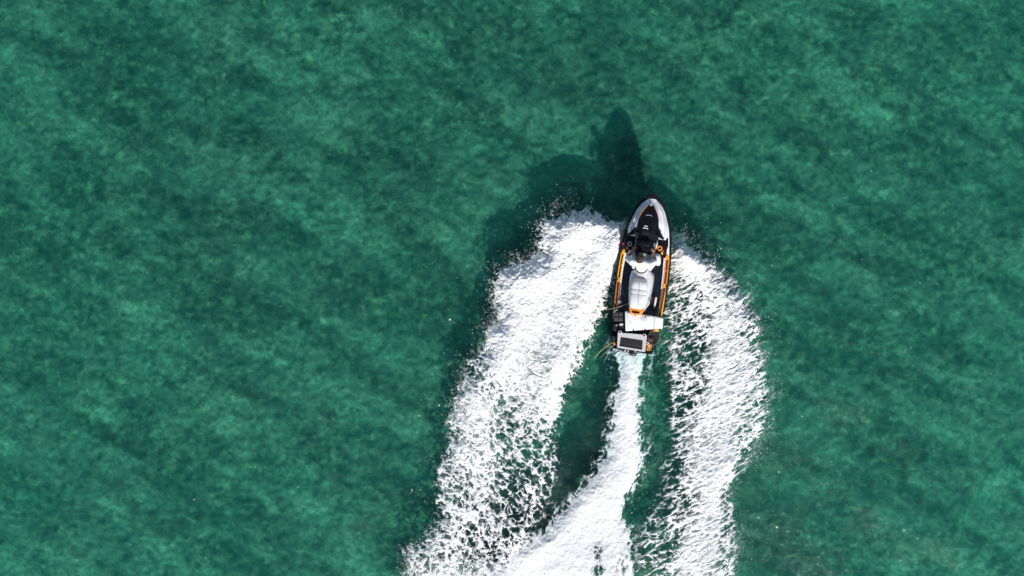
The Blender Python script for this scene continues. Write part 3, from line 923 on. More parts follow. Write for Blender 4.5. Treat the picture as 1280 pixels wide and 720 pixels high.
# console block between cowl and seat
mb = MB(); mb.prism([(-.20, 2.56), (.20, 2.56), (.17, 2.30), (.13, 2.16), (-.13, 2.16), (-.17, 2.30)], .40, .80, .03)
con = ski.part('console', mb, 'black')
mb = MB(); mb.prism([(-.11, 2.52), (.11, 2.52), (.095, 2.30), (-.095, 2.30)], .795, .835, .012)
ski.part('glovebox_lid', mb, 'gloss', con)
for sgn in (-1, 1):
    # knee panels and side storage lids
    mb = MB(); mb.prism([(sgn * .26, 2.56), (sgn * .47, 2.60), (sgn * .49, 2.45), (sgn * .46, 2.24), (sgn * .32, 2.22), (sgn * .27, 2.38)], .48, .665, .02)
    kp = ski.part('side_pod', mb, 'black')
    mb = MB(); mb.prism([(sgn * .215, 2.56), (sgn * .25, 2.57), (sgn * .245, 2.20), (sgn * .215, 2.18)], .42, .70, .01)
    ski.part('console_flank', mb, 'grey')
    rc = P(787.3, 305, .68) if sgn < 0 else P(824.6, 310.3, .70)
    mb = MB(); mb.ring(rc, .043 if sgn < 0 else .044, .011 if sgn < 0 else .017, 22, 8)
    hold = ski.part('rod_holder', mb, 'bone' if sgn < 0 else 'orange', kp)
    mb = MB(); mb.tube([(rc[0], rc[1], rc[2] - .12), (rc[0], rc[1], rc[2] + .001)], .038, 14)
    ski.part('holder_sleeve', mb, 'gloss', kp)
for (u, v, r_, m_) in ((784, 309.5, .030, 'orange'), (786.5, 312.5, .018, 'red'), (827.3, 315.7, .030, 'yellow'), (820, 315, .016, 'red'), (779, 304.2, .022, 'red'), (829, 313.5, .015, 'orange')):
    c_ = P(u, v, .66)
    mb = MB(); mb.ball(c_, (r_ * .8, r_ * 1.2, r_ * .7), 8, 6); mb.box((c_[0] + r_ * .6, c_[1] - r_, c_[2]), (r_ * .9, r_ * 1.1, r_), .004, .5)
    ski.part('clip', mb, m_)
# pale wedge by the starboard grip
mb = MB(); mb.prism([P2(816, 303, .72), P2(819.5, 304, .72), P2(819.5, 312, .72), P2(813.5, 311, .72)], .62, .735, .012)
ski.part('grip_shroud', mb, 'grey')
mb = MB(); mb.tube([P(822, 304.5, .74), P(820.3, 308, .75), P(819.3, 312.3, .74)], [.012, .016, .010], 6)
ski.part('throttle_cable', mb, 'stripe')

# handlebar and grips
mb = MB(); mb.tube(catmull([(-.275, 2.278, .985), (-.15, 2.33, 1.0), (-.07, 2.40, 1.0), (.07, 2.40, 1.0), (.15, 2.33, 1.0), (.275, 2.278, .985)], 6), .014, 8)
mb.tube([(0, 2.50, .80), (0, 2.41, .99)], .035, 10)
hb = ski.part('handlebar', mb, 'black')
for sgn in (-1, 1):
    mb = MB(); mb.tube([(sgn * .145, 2.325, 1.0), (sgn * .215, 2.302, .992), (sgn * .285, 2.277, .984)], [.019, .021, .023], 10)
    ski.part('grip', mb, 'rubber', hb)
mb = MB(); mb.prism([(-.11, 2.46), (.11, 2.46), (.13, 2.40), (.10, 2.35), (-.10, 2.35), (-.13, 2.40)], .97, 1.045, .02)
ski.part('bar_pad', mb, 'black', hb)
# mirrors
for sgn in (-1, 1):
    c_ = (sgn * .335, 2.60)
    mb = MB(); mb.prism([(sgn * .235, 2.74, .0), (sgn * .27, 2.76, 0), (sgn * .40, 2.585, .0), (sgn * .385, 2.555, 0), (sgn * .26, 2.60, 0)], .875, .945, .018)
    mr_ = ski.part('mirror', mb, 'black')
    mb = MB(); mb.tube([(sgn * .18, 2.68, .80), (sgn * .26, 2.66, .90)], [.03, .022], 8)
    ski.part('mirror_arm', mb, 'black', mr_)
    mb = MB(); mb.prism([(sgn * .275, 2.588, 0), (sgn * .375, 2.560, 0), (sgn * .375, 2.553, 0), (sgn * .275, 2.580, 0)], .885, .935, .003)
    ski.part('mirror_glass', mb, 'steel', mr_)

# ---- seat
def seat_ring(y, wt, wb, zt, zb, crown=.02, n=13):
    r = []
    for k in range(n):
        f = -1 + 2 * k / (n - 1)
        r.append((f * wt, y, zt + crown * (1 - f * f) - .035 * abs(f) ** 10))
    r += [(wt + (wb - wt) * .35, y, zt - .10), (wb, y, zb), (-wb, y, zb), (-(wt + (wb - wt) * .35), y, zt - .10)]
    return r
mb = MB()
ST = [(2.30, .10, .17, .66), (2.24, .13, .18, .76), (2.16, .145, .19, .80), (2.02, .15, .19, .80), (1.88, .15, .19, .785), (1.82, .165, .205, .775), (1.765, .225, .265, .772), (1.68, .245, .28, .765), (1.60, .245, .28, .77),
      (1.40, .235, .275, .775), (1.20, .215, .26, .77), (1.05, .185, .235, .76), (.95, .165, .21, .74), (.88, .13, .18, .68)]
mb.loft([seat_ring(y, a, b, z, .28) for y, a, b, z in ST])
seat = ski.part('seat', mb, 'seat', angle=50)
# driver cushion and the higher passenger cushion behind it
mb = MB()
mb.loft([seat_ring(y, a, a + .012, z, .74, .03) for y, a, z in [(2.20, .085, .80), (2.14, .115, .820), (2.0, .125, .82), (1.85, .13, .805), (1.72, .135, .795), (1.64, .13, .79), (1.58, .11, .78)]])
ski.part('driver_cushion', mb, 'seat', seat, angle=50)
mb = MB()
def pring(y, a, z): return seat_ring(y, a * 1.10, a * 1.10 + .015, z, .745, .013)
mb.loft([pring(y, a, z) for y, a, z in [(1.64, .05, .775), (1.63, .09, .80), (1.60, .125, .86), (1.555, .145, .905), (1.50, .158, .918), (1.40, .165, .908), (1.372, .165, .900), (1.345, .165, .912), (1.30, .163, .910), (1.272, .162, .902), (1.245, .162, .913), (1.15, .155, .905), (1.03, .148, .89), (.97, .135, .87), (.945, .11, .83)]])
pc = ski.part('passenger_cushion', mb, 'seat2', seat, angle=50)
for y in (1.372, 1.272):
    mb = MB(); mb.tube([(-.176, y - .003, .880), (-.165, y - .002, .893), (-.13, y, .905), (-.07, y + .001, .912), (0, y + .002, .915), (.07, y + .001, .912), (.13, y, .905), (.165, y - .002, .893), (.176, y - .003, .880)], .0050, 6)
    ski.part('seam', mb, 'seam', pc)
mb = MB(); mb.tube([(.0, 1.54, .920), (.006, 1.50, .931), (.012, 1.40, .922), (.022, 1.25, .926), (.03, 1.1, .914), (.036, 1.03, .903), (.04, .965, .878)], .0045, 6)
ski.part('seat_cord', mb, 'seam', pc)
# orange tail of the seat with black grab handle
mb = MB()
mb.prism([(-.165, 1.00), (-.168, .93), (-.13, .845), (-.06, .805), (.06, .805), (.13, .845), (.168, .93), (.165, 1.00)], .68, .828, .022)
tail = ski.part('seat_tail', mb, 'orange')
mb = MB(); mb.tube([(-.080, .872, .820), (-.066, .860, .838), (0, .855, .842), (.066, .860, .838), (.080, .872, .820)], .017, 8)
ski.part('grab_handle', mb, 'black', tail)

# ---- rear platform
mb = MB(); mb.prism([(-.54, .94), (.54, .94), (.555, .40), (.51, .09), (.44, -.05), (-.44, -.05), (-.51, .09), (-.555, .40)], .36, .405, .015)
plat = ski.part('rear_platform', mb, 'mat')
for k in range(6):
    mb = MB(); mb.box((0, -.01 + k * .155, .408), (.86, .10, .012), .004)
    ski.part('deck_pad', mb, 'mat', plat)
for sgn in (-1, 1):
    mb = MB(); mb.ring((sgn * .45, .03, .415), .026, .008, 14, 6)
    ski.part('cleat', mb, 'steel', plat)
mb = MB(); mb.tube([(0, -.04, .20), (0, -.16, .18)], [.11, .085], 16)
ski.part('jet_nozzle', mb, 'black')
mb = MB(); mb.tube([(-.10, -.05, .30), (-.10, -.12, .30), (.10, -.12, .30), (.10, -.05, .30)], .012, 8)
ski.part('tow_hook', mb, 'steel')

# ------------------------------------------------------------------ COOLER
ct = .70
cp = [P2(781, 389, ct), P2(829, 397.5, ct), P2(828, 410.5, ct), P2(781.5, 414, ct)]
cc = (sum(p[0] for p in cp) / 4, sum(p[1] for p in cp) / 4)
def quad_round(q, r=.03):
    out = []
    n = len(q)
    for i in range(n):
        a, b, c = [np.array(q[(i + k) % n], float) for k in (-1, 0, 1)]
        d1 = (a - b) / np.linalg.norm(a - b); d2 = (c - b) / np.linalg.norm(c - b)
        for t in (0, .25, .5, .75, 1):
            out.append(tuple(b + d1 * r * (1 - t) ** 2 + d2 * r * t ** 2))
    return out
def scale_poly(q, c, s): return [(c[0] + (p[0] - c[0]) * s, c[1] + (p[1] - c[1]) * s) for p in q]
cl = Thing('cool_box', 'white hard ice box strapped across the platform behind the seat', 'cool box', (cc[0], cc[1], .41))
mb = MB(); mb.prism(quad_round(scale_poly(cp, cc, .95), .04), .41, .64, .015)
cl.part('body', mb, 'cool')
mb = MB(); mb.prism(quad_round(cp, .035), .630, .705, .022)
lid = cl.part('lid', mb, 'cool')
mb = MB(); mb.prism(quad_round(scale_poly([cp[0], tuple(np.array(cp[0]) * .3 + np.array(cp[1]) * .7), tuple(np.array(cp[3]) * .3 + np.array(cp[2]) * .7), cp[3]], (cc[0] - .07, cc[1]), .86), .03), .700, .714, .007)
cl.part('lid_panel', mb, 'cool', lid)
c_ = P(787.5, 403, .714)
mb = MB(); mb.ring((c_[0], c_[1], .7145), .030, .0035, 20, 6); mb.ring((c_[0], c_[1], .7145), .016, .003, 16, 6)
cl.part('lid_badge', mb, 'coolgrey', lid)
c_ = P(805, 399, .714)
mb = MB(); mb.prism([(c_[0] + .075 * math.cos(a) * 1.1, c_[1] + .075 * math.sin(a) * .8) for a in np.linspace(0, 2 * math.pi, 20)[:-1]], .712, .7185, .003)
cl.part('pale_patch', mb, 'coolgrey', lid, 'pale blue grey round patch on the lid')
for u, v in ((792, 412.6), (806.5, 412), (794, 394), (807, 396)):
    c_ = P(u, v, .69)
    mb = MB(); mb.box((c_[0], c_[1], .690), (.030, .040, .055), .006)
    cl.part('latch', mb, 'black')
for u0, v0, u1, v1 in ((806, 397, 806.5, 411.5),):
    a_ = P(u0, v0, .72); b_ = P(u1, v1, .72)
    mb = MB(); mb.tube([a_, b_], .004, 6); cl.part('lid_seam', mb, 'coolgrey', lid)
mb = MB(); a_ = P(819, 395.5, .70); b_ = P(817, 411.5, .70)
mb.tube([(a_[0], a_[1], .62), (a_[0], a_[1], .712), (b_[0], b_[1], .712), (b_[0], b_[1], .62)], .0065, 6)
cl.part('strap', mb, 'bone')
a_ = P(783, 389.5, .66); b_ = P(828, 397, .66)

# ------------------------------------------------------------------ BAGS on the port side
b1 = [P2(767.5, 389.5, .58), P2(779.3, 389, .58), P2(779.6, 402.5, .58), P2(766.8, 402, .58)]
c1 = (sum(p[0] for p in b1) / 4, sum(p[1] for p in b1) / 4)
bag = Thing('tackle_bag', 'black fabric tackle bag with square pockets, left of the white ice box', 'bag', (c1[0], c1[1], .41))
mb = MB(); mb.prism(quad_round(b1, .035), .41, .59, .03); body = bag.part('body', mb, 'bag')
for i in range(2):
    for j in range(2):
        def bl(f, g):
            t = np.array(b1[0]) * (1 - f) + np.array(b1[1]) * f; b_ = np.array(b1[3]) * (1 - f) + np.array(b1[2]) * f
            return tuple(t * (1 - g) + b_ * g)
        f0, f1 = .08 + .45 * i, .47 + .45 * i; g0, g1 = .10 + .44 * j, .46 + .44 * j
        mb = MB(); mb.prism(quad_round([bl(f0, g0), bl(f1, g0), bl(f1, g1), bl(f0, g1)], .015), .585, .606, .008)
        bag.part('pocket', mb, 'bag2')
a_ = P(767.5, 391, .61); b_ = P(772, 387.5, .61)
mb = MB(); mb.tube(catmull([a_, ((a_[0] + b_[0]) / 2 - .015, (a_[1] + b_[1]) / 2 + .02, .63), b_], 6), .008, 6)
bag.part('handle', mb, 'grey')

b2 = [P2(766.5, 404, .54), P2(779.6, 404, .54), P2(780, 414, .54), P2(765.8, 414, .54)]
c2 = (sum(p[0] for p in b2) / 4, sum(p[1] for p in b2) / 4)
bag2 = Thing('dry_bag', 'low black dry bag with a pale tag between the pocketed bag and the grey box', 'bag', (c2[0], c2[1], .41))
mb = MB(); mb.prism(quad_round(b2, .04), .41, .545, .035); bag2.part('body', mb, 'bag')
mb = MB(); mb.prism([P2(774.6, 404.2, .55), P2(779, 404.2, .55), P2(778.6, 407, .55), P2(774, 406.8, .55)], .540, .556, .004); bag2.part('tag', mb, 'bone')
c_ = P(771, 406.8, .55)
mb = MB(); mb.ring((c_[0], c_[1], .548), .020, .007, 14, 6); bag2.part('buckle', mb, 'grey')

# ------------------------------------------------------------------ GREY BOX with dark lid at the stern
zt = .62
q0 = [P2(772, 415.6, zt), P2(808.6, 418.8, zt), P2(806.3, 440.2, zt), P2(771, 434.6, zt)]
qc = (sum(p[0] for p in q0) / 4, sum(p[1] for p in q0) / 4)
q1 = [P2(775.6, 421, zt), P2(803.2, 425.2, zt), P2(802.4, 437.1, zt), P2(774, 432.4, zt)]
gbx = Thing('bait_box', 'grey plastic box with dark inset lid hanging on the stern', 'box', (qc[0], qc[1], .41))
mb = MB(); mb.prism(quad_round(scale_poly(q0, qc, .90), .03), .41, .585, .01); gbx.part('body', mb, 'frame')
# rim with an opening
ro = quad_round(q0, .03); ri = quad_round(q1, .012)
mb = MB()
def zring(p, z): return [(x, y, z) for x, y in p]
mb.loft([zring(scale_poly(ro, qc, .985), .575), zring(ro, .585), zring(ro, .605), zring(scale_poly(ro, qc, .975), .62), zring(scale_poly(ri, qc, 1.03), .62), zring(ri, .612), zring(ri, .575)], caps=False)
rim = gbx.part('rim', mb, 'frame')
mb = MB(); mb.prism(q1 and quad_round(q1, .01), .578, .597, .004); lidd = gbx.part('lid', mb, 'darklid')
for k in range(1, 8):
    f = k / 8
    a_ = np.array(q1[0]) * (1 - f) + np.array(q1[3]) * f; b_ = np.array(q1[1]) * (1 - f) + np.array(q1[2]) * f
    mb = MB(); mb.tube([(*(a_ * .97 + b_ * .03), .598), (*(b_ * .97 + a_ * .03), .598)], .004, 5)
    gbx.part('lid_rib', mb, 'darklid', lidd)
for i, (u, v) in enumerate(((775, 415.4), (805.3, 419.6))):
    c_ = P(u, v, .62)
    mb = MB(); mb.prism([(c_[0] + .045 * math.cos(a), c_[1] + .040 * math.sin(a)) for a in np.linspace(0, 2 * math.pi, 14)[:-1]], .56, .630, .008); tb = gbx.part('corner_tab', mb, 'frame')
    mb = MB(); mb.tube([(c_[0], c_[1], .60), (c_[0], c_[1], .634)], .021, 10); gbx.part('bolt', mb, 'black', tb)
# little knobs and holders along the aft edge
for u, v, r_, m_ in ((779.2, 438.7, .016, 'black'), (781.6, 438.2, .014, 'bone'), (783.0, 440.0, .017, 'black'), (785.2, 439.2, .013, 'bone'), (790.5, 440.4, .016, 'black'), (792.3, 441.6, .016, 'black'), (794.0, 440.0, .012, 'bone'), (808, 441.5, .020, 'black')):
    c_ = P(u, v, .55)
    mb = MB(); mb.tube([(c_[0], c_[1] + .03, .55), (c_[0], c_[1], .55), (c_[0], c_[1] - .012, .545)], [r_ * .8, r_, r_ * .5], 8)
    gbx.part('edge_knob', mb, m_)
a_ = P(774.5, 437.5, .55); b_ = P(768, 442.5, .52)
mb = MB(); mb.tube([a_, b_], [.012, .014], 8); gbx.part('rod_socket', mb, 'black')

# ------------------------------------------------------------------ clutter on the starboard quarter
pq = [P2(808.8, 421.5, .52), P2(816.6, 423, .52), P2(815.8, 427.8, .52), P2(808.4, 427, .52)]
mb = MB(); mb.prism(quad_round(pq, .03), .41, .53, .03)
pb = ((pq[0][0] + pq[2][0]) / 2, (pq[0][1] + pq[2][1]) / 2, .41)
pch = Thing('pouch', 'brown leather pouch on the platform, right of the grey box', 'pouch', pb)
pch.part('body', mb, 'brown')
mb = MB(); f_ = scale_poly(pq, (pb[0], pb[1]), .8); mb.prism(quad_round([f_[0], f_[1], tuple(np.array(f_[1]) * .4 + np.array(f_[2]) * .6), tuple(np.array(f_[0]) * .4 + np.array(f_[3]) * .6)], .02), .526, .538, .005)
pch.part('flap', mb, 'brown')

LURES = [(809.2, 430.6, 'yellow'), (811.4, 431.8, 'bone'), (810.0, 433.6, 'orange'), (812.6, 434.4, 'yellow'), (809.0, 436.2, 'yellow'), (811.3, 437.0, 'orange'), (813.8, 431.2, 'orange'), (809.8, 428.3, 'bone')]
LLAB = ['amber lure nearest the brown pouch', 'off white lure in the middle of the lure cluster', 'orange lure lying against the grey box rim', 'amber lure on the right of the cluster', 'amber lure near the aft corner of the grey box', 'orange lure furthest aft in the cluster', 'small orange lure at the right edge of the cluster', 'off white lure touching the brown pouch']
for k, ((u, v, m_), lb) in enumerate(zip(LURES, LLAB)):
    c_ = Vector(P(u, v, .50)); a = k * 1.3
    d_ = Vector((math.cos(a), math.sin(a), .1))
    th = Thing('fishing_lure', lb, 'lure', c_, 'lures heaped beside the grey box')
    mb = MB(); mb.tube([c_ - d_ * .035, c_ - d_ * .022, c_, c_ + d_ * .022, c_ + d_ * .034], [.006, .014, .018, .012, .004], 8)
    th.part('body', mb, m_)
    mb = MB(); mb.tube([c_ - d_ * .034, c_ - d_ * .045 + Vector((0, 0, -.014)), c_ - d_ * .030 + Vector((0, 0, -.022))], .0025, 5)
    th.part('hook', mb, 'steel')
# shelf below the lures
mb = MB(); mb.prism([P2(808.2, 426, .47), P2(820, 428, .47), P2(818, 434, .47), P2(811, 439.8, .47), P2(807.5, 439, .47)], .41, .465, .012)
solo('tackle_tray', mb, 'bag', 'black tray under the heap of lures at the right rear corner', 'tray', (*P2(813, 432, .41), .41))
# amber float by the ice box corner
c_ = Vector(P(821.2, 412.8, .56))
fl2 = Thing('marker_float', 'small amber float by the right rear corner of the ice box', 'float', (c_.x, c_.y, .41))
mb = MB(); mb.ball(c_, (.048, .030, .028), 12, 8); fl2.part('body', mb, 'yellow')
mb = MB(); mb.tube([c_ + Vector((-.03, -.01, 0)), c_ + Vector((-.075, -.03, .005))], [.016, .012], 8); fl2.part('stem', mb, 'orange')
mb = MB(); mb.tube([c_ + Vector((0, 0, -.03)), (c_.x, c_.y, .41)], .01, 6); fl2.part('foot', mb, 'black')

# landing net: hoop, handle, mesh
ncx, ncy, nz = P(817.5, 421, .50)
net = Thing('landing_net', 'dark landing net with a wire hoop on the right rear corner', 'net', (ncx, ncy, .41))
hoop = [(ncx + .125 * math.cos(a) * .95, ncy + .20 * math.sin(a), nz + .02 * math.sin(a * 2)) for a in np.linspace(0, 2 * math.pi, 30)]
mb = MB(); mb.tube(hoop, .006, 6); net.part('hoop', mb, 'cord')
mb = MB(); rr = random.Random(8)
for k in range(9):
    t = -1 + 2 * (k + .5) / 9
    for fam in (0, 1):
        ext = math.sqrt(max(0, 1 - t * t)); pts = []
        for j in range(9):
            s_ = (-1 + 2 * j / 8) * ext
            x_, y_ = (t, s_) if fam == 0 else (s_, t)
            rad2 = x_ * x_ + y_ * y_
            pts.append((ncx + .118 * x_ + rr.uniform(-.006, .006), ncy + .19 * y_ + rr.uniform(-.006, .006), nz - .05 * (1 - rad2) + rr.uniform(-.004, .004)))
        mb.tube(pts, .0028, 4)
nm_ = net.part('netting', mb, 'mesh'); nm_['kind'] = 'stuff'
mb = MB(); mb.tube([(ncx + .10, ncy + .10, nz), P(826, 407, .52)], .010, 8); net.part('handle', mb, 'rodblack')

# ------------------------------------------------------------------ stowed gear right of the seat
a_ = Vector(P(817.5, 370, .50)); b_ = Vector(P(816.0, 389, .46))
fin = Thing('diving_fins', 'black and off white fin bundle in the right footwell beside the seat', 'fins', (a_.x, (a_.y + b_.y) / 2, .30))
mb = MB(); mb.tube([a_, a_.lerp(b_, .25), a_.lerp(b_, .6), b_], [.020, .050, .062, .035], 10, .6); fin.part('blade', mb, 'black')
c1_ = Vector(P(820.2, 371.5, .54)); c2_ = Vector(P(817.8, 385, .52))
mb = MB(); mb.tube([c1_, c1_.lerp(c2_, .3), c1_.lerp(c2_, .7), c2_], [.018, .026, .020, .010], 8, .6); fin.part('strap', mb, 'bone')
mb = MB(); mb.tube([a_ + Vector((-.05, -.02, 0)), b_ + Vector((-.03, .03, 0))], [.02, .028], 8, .6); fin.part('side_rail', mb, 'bag2')

p1 = Vector(P(809.3, 375.6, .70)); p2 = Vector(P(805.4, 386, .66))
gaff = Thing('tether', 'white curled tether with bright blue ends beside the seat tail', 'tether', (p2.x, p2.y, .6))
mb = MB(); mb.tube(catmull([p1, Vector(P(811.8, 377.5, .70)), Vector(P(810.2, 381.5, .69)), p2], 8), .010, 7); gaff.part('line', mb, 'bone')
for p_ in (p1, p2):
    mb = MB(); mb.ball(p_, (.030, .026, .022), 10, 7); gaff.part('end_clip', mb, 'blue')
c_ = Vector(P(812.2, 371.5, .70))
mb = MB(); mb.tube([p1, c_], [.012, .006], 6); gaff.part('tip', mb, 'rodblack')

# rods and lines
a_ = P(753.5, 387.6, .66); b_ = P(770, 384.8, .60); c_ = P(785, 379.8, .50)
rod = Thing('fishing_rod', 'thin tan fishing rod poking out over the left side', 'fishing rod', c_)
mb = MB(); mb.tube([a_, b_, c_], [.004, .007, .012], 7); rod.part('blank', mb, 'rod')
mb = MB(); mb.tube([c_, P(787, 378.8, .49)], [.015, .015], 8); rod.part('grip', mb, 'bone')
c_ = P(774.3, 377, .52)
rl = Thing('fishing_reel', 'small steel reel against the left footwell wall', 'reel', c_)
mb = MB(); mb.ring(c_, .028, .012, 16, 7); rl.part('spool', mb, 'grey')
mb = MB(); mb.tube([c_, (c_[0] + .045, c_[1] + .02, c_[2] + .02)], [.010, .006], 6); rl.part('crank', mb, 'steel')
mb = MB(); mb.tube(catmull([P(785.5, 359.5, .52), P(781, 365, .40), P(777, 370, .42), P(774.5, 376, .52)], 6), .0045, 5)
solo('fishing_line', mb, 'rod', 'thin tan line slanting across the left footwell to the reel', 'line', P(777, 370, .30))
mb = MB(); mb.tube(catmull([P(766.8, 427.2, .50), P(760.5, 431.6, .46), P(754, 435.8, .38), P(748.5, 441, .30), P(743.2, 448, .22)], 8), [.0048] * 33, 6)
solo('trailing_rope', mb, 'rope', 'yellow green rope curving off the left rear corner', 'rope', P(766.8, 427.2, .41))
mb = MB(); mb.tube(catmull([P(768, 425, .48), P(760, 425.2, .46), P(756, 431, .42), P(758.5, 437.5, .40), P(765.5, 439.5, .42), P(771.5, 435.2, .48)], 8), .005, 6)
solo('wire_loop', mb, 'cord', 'dark wire loop sticking out behind the left rear corner', 'wire loop', P(768, 425, .41))
mb = MB(); mb.tube(catmull([P(767.5, 431, .50), P(762, 436, .45), P(750.5, 447, .30)], 8), .0035, 5)
solo('thin_rod', mb, 'rod', 'fine tan rod tip under the yellow green rope', 'rod', P(767.5, 431, .41))
c_ = P(767.6, 429.2, .50)
mb = MB(); mb.tube([(c_[0], c_[1] + .035, .48), (c_[0] + .005, c_[1], .51), (c_[0] + .015, c_[1] - .04, .49)], [.014, .022, .012], 8)
solo('rope_float', mb, 'orange', 'small orange float where the rope meets the left rear corner', 'float', (c_[0], c_[1], .41))
c_ = P(767.2, 422.0, .48)
sh = Thing('shackle', 'steel shackle and ring on the left rear corner', 'shackle', (c_[0], c_[1], .41))
mb = MB(); mb.ring(c_, .024, .007, 14, 6); sh.part('ring', mb, 'steel')
mb = MB(); mb.ring((c_[0] + .02, c_[1] - .05, c_[2]), .018, .006, 14, 6); sh.part('bow', mb, 'steel')

# ------------------------------------------------------------------ RIDER
rid = Thing('person', 'rider with dark hair in a white shirt leaning forward over the handlebar', 'person', (-.02, 1.80, .80))
def remesh_part(name, mb, m, voxel, parent=None, smooth=6, cut=None):
    me = bpy.data.meshes.new(name)
    me.from_pydata([tuple(Vector(p) - rid.base) for p in mb.v], [], mb.f)
    bm = bmesh.new(); bm.from_mesh(me); bmesh.ops.recalc_face_normals(bm, faces=bm.faces); bm.to_mesh(me); bm.free()
    tmp = bpy.data.objects.new('tmp', me); COL.objects.link(tmp)
    r = tmp.modifiers.new('r', 'REMESH'); r.mode = 'VOXEL'; r.voxel_size = voxel
    s = tmp.modifiers.new('s', 'SMOOTH'); s.iterations = smooth; s.factor = .5
    dg = bpy.context.evaluated_depsgraph_get()
    out = bpy.data.meshes.new_from_object(tmp.evaluated_get(dg))
    bpy.data.objects.remove(tmp)
    out.name = name
    out.materials.clear(); out.materials.append(M[m])
    out.polygons.foreach_set('use_smooth', [True] * len(out.polygons))
    return link(name, out, parent if parent is not None else rid.o)
hx = -.012                                        # the rider leans a little into the turn
HEAD = Vector((hx, 2.09, 1.40)); NECK = Vector((hx, 2.01, 1.275)); CHEST = Vector((-.01, 1.985, 1.14)); WAIST = Vector((-.005, 1.915, .97)); HIP = Vector((0, 1.86, .895))
SHO = {-1: Vector((hx - .19, 1.985, 1.20)), 1: Vector((hx + .20, 1.965, 1.20))}
ELB = {-1: Vector((-.335, 2.05, 1.06)), 1: Vector((.30, 2.05, 1.06))}
WRI = {-1: Vector((-.222, 2.235, 1.02)), 1: Vector((.222, 2.235, 1.02))}
KNEE = {-1: Vector((-.295, 2.17, .80)), 1: Vector((.295, 2.17, .80))}
HIPJ = {-1: Vector((-.115, 1.89, .885)), 1: Vector((.115, 1.89, .885))}
ANK = {-1: Vector((-.315, 1.96, .36)), 1: Vector((.315, 1.96, .36))}
fwd = Vector((0, .93, -.10)).normalized()
mb = MB()
# head: cranium, jaw, nose, ears, brow, neck
mb.ball(HEAD, (.078, .098, .105), 20, 14)
mb.ball(HEAD + Vector((0, .035, -.065)), (.058, .062, .065), 16, 10)
mb.tube([HEAD + Vector((0, .093, .005)), HEAD + Vector((0, .112, -.028)), HEAD + Vector((0, .100, -.038))], [.010, .015, .010], 8)
mb.ball(HEAD + Vector((0, .090, -.075)), (.026, .013, .011), 8, 6)
for sgn in (-1, 1):
    mb.ball(HEAD + Vector((sgn * .080, -.005, -.015)), (.013, .022, .032), 10, 8)
mb.tube([NECK + Vector((0, -.03, -.04)), HEAD + Vector((0, -.02, -.06))], [.062, .052], 12)
# trunk
mb.tube([HIP, WAIST, CHEST, NECK + Vector((0, -.03, -.06))], [.100, .092, .108, .065], 16, .8)
mb.tube([SHO[-1], CHEST.lerp(NECK, .6), SHO[1]], [.050, .060, .050], 12)
for sgn in (-1, 1):
    mb.tube([SHO[sgn], SHO[sgn].lerp(ELB[sgn], .5), ELB[sgn]], [.046, .042, .036], 10)
    mb.tube([ELB[sgn], ELB[sgn].lerp(WRI[sgn], .35), WRI[sgn]], [.037, .037, .027], 10)
    w_ = WRI[sgn]; k_ = Vector((sgn * .215, 2.295, 1.022))
    mb.tube([w_, w_.lerp(k_, .55), k_], [.028, .036, .034], 10, .6)
    for f in range(4):                                    # four fingers closed round the grip
        ox_ = sgn * (.177 + f * .022); ln = (.030, .034, .032, .026)[3 - f if sgn > 0 else f]
        gy = 2.313 - (abs(ox_) - .145) * .33
        mb.tube([(ox_, gy - .012, 1.026), (ox_, gy + .022, 1.024), (ox_, gy + .032, 1.000), (ox_, gy + .018, .974), (ox_, gy - .004, .970)], [.0105, .0100, .0095, .0090, .0075], 8)
    mb.tube([w_ + Vector((-sgn * .022, .02, 0)), (sgn * .162, 2.290, 1.006), (sgn * .158, 2.307, .978), (sgn * .167, 2.320, .966)], [.013, .012, .0105, .009], 8)
    mb.tube([HIPJ[sgn], HIPJ[sgn].lerp(KNEE[sgn], .5), KNEE[sgn]], [.095, .080, .058], 12)
    mb.tube([KNEE[sgn], KNEE[sgn].lerp(ANK[sgn], .35), ANK[sgn]], [.056, .055, .036], 12)
    mb.tube([ANK[sgn], ANK[sgn] + Vector((0, .03, -.04)), ANK[sgn] + Vector((0, .19, -.045))], [.036, .04, .026], 10)
body = remesh_part('body', mb, 'skin', .0065, smooth=4)
# face details
for sgn in (-1, 1):
    mb = MB(); mb.ball(HEAD + Vector((sgn * .030, .083, .0)), (.013, .010, .008), 10, 8); rid.part('eye', mb, 'eyew', body)
    mb = MB(); mb.ball(HEAD + Vector((sgn * .030, .091, .0)), (.006, .004, .006), 8, 6); rid.part('iris', mb, 'hair', body)
    mb = MB(); mb.tube([HEAD + Vector((sgn * .014, .092, .018)), HEAD + Vector((sgn * .032, .090, .024)), HEAD + Vector((sgn * .050, .078, .018))], .0045, 5); rid.part('eyebrow', mb, 'hair', body)
mb = MB(); mb.tube([HEAD + Vector((-.022, .094, -.073)), HEAD + Vector((0, .102, -.071)), HEAD + Vector((.022, .094, -.073))], [.003, .006, .003], 6); rid.part('lips', mb, 'lip', body)
# hair: curly cap made of many locks
mb = MB(); rr = random.Random(3)
mb.ball(HEAD + Vector((0, -.018, .022)), (.090, .102, .098), 18, 12)
for k in range(150):
    a = rr.uniform(0, 2 * math.pi); e = math.acos(rr.uniform(-.25, 1))
    d_ = Vector((math.cos(a) * math.sin(e), math.sin(a) * math.sin(e), math.cos(e)))
    if d_.y > .55 and d_.z < .55: continue
    c_ = HEAD + Vector((0, -.018, .022)) + Vector((d_.x * .088, d_.y * .100, d_.z * .096))
    r_ = rr.uniform(.010, .020)
    mb.ball(c_, (r_, r_, r_ * .9), 7, 5)
remesh_part('hair', mb, 'hair', .006, body, 1)
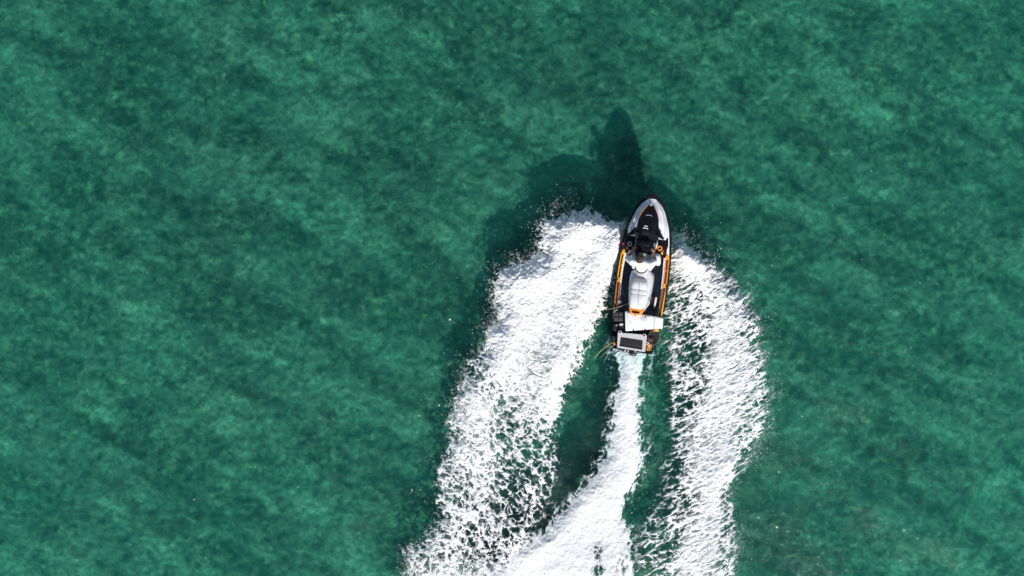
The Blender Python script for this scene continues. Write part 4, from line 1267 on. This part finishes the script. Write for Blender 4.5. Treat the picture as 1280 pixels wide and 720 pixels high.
# shirt: short-sleeved, slightly larger than the trunk, open at neck, sleeves, hem
mb = MB()
mb.tube([WAIST + Vector((0, -.015, -.035)), WAIST, CHEST.lerp(WAIST, .4), CHEST, NECK + Vector((0, -.045, -.055))], [.128, .126, .136, .142, .088], 20, .80)
mb.tube([SHO[-1] + Vector((.01, 0, 0)), CHEST.lerp(NECK, .62) + Vector((0, -.02, 0)), SHO[1] + Vector((-.01, 0, 0))], [.074, .094, .074], 14)
for sgn in (-1, 1):
    mb.ball(SHO[sgn] + Vector((-sgn * .015, -.008, .0)), (.088, .084, .080), 14, 10)
    mb.tube([SHO[sgn], SHO[sgn].lerp(ELB[sgn], .5), SHO[sgn].lerp(ELB[sgn], .98)], [.076, .076, .068], 12)
for k in range(9):                                        # soft folds
    t = k / 8; y_ = 1.80 + .02 * math.sin(k * 2.1)
    c_ = WAIST.lerp(CHEST, t)
    mb.tube([c_ + Vector((-.09, -.07, -.01)), c_ + Vector((.0, -.098 - .01 * math.sin(k), .012)), c_ + Vector((.09, -.07, -.012))], [.016, .022, .016], 8)
remesh_part('shirt', mb, 'shirt', .008, body, 3)
mb = MB()
mb.tube([NECK + Vector((-.125, .02, -.035)), NECK + Vector((-.09, -.045, -.018)), NECK + Vector((0, -.085, -.012)), NECK + Vector((.09, -.045, -.018)), NECK + Vector((.12, .02, -.035))], [.030, .036, .036, .036, .028], 10)
remesh_part('collar', mb, 'collar', .007, body, 3)
mb = MB(); mb.tube([WAIST + Vector((0, -.060, -.075)), WAIST + Vector((0, -.050, -.035))], [.142, .142], 24, .84)
rid.part('waistband', mb, 'band', body)
# trousers
mb = MB()
mb.tube([HIP + Vector((0, -.02, -.05)), HIP, WAIST + Vector((0, -.015, -.05))], [.125, .135, .125], 18, .80)
for sgn in (-1, 1):
    mb.tube([HIPJ[sgn], HIPJ[sgn].lerp(KNEE[sgn], .5), KNEE[sgn], KNEE[sgn] + Vector((0, .012, -.03))], [.112, .098, .078, .072], 14)
    mb.tube([KNEE[sgn], KNEE[sgn].lerp(ANK[sgn], .4), KNEE[sgn].lerp(ANK[sgn], .92)], [.077, .070, .056], 14)
remesh_part('trousers', mb, 'trousers', .009, body, 4)
for sgn in (-1, 1):
    mb = MB(); a_ = ANK[sgn]
    mb.tube([a_ + Vector((0, -.045, -.045)), a_ + Vector((0, .0, -.040)), a_ + Vector((0, .10, -.045)), a_ + Vector((0, .20, -.05)), a_ + Vector((0, .225, -.052))], [.030, .046, .048, .042, .022], 12, .55)
    rid.part('shoe', mb, 'shoe', body)
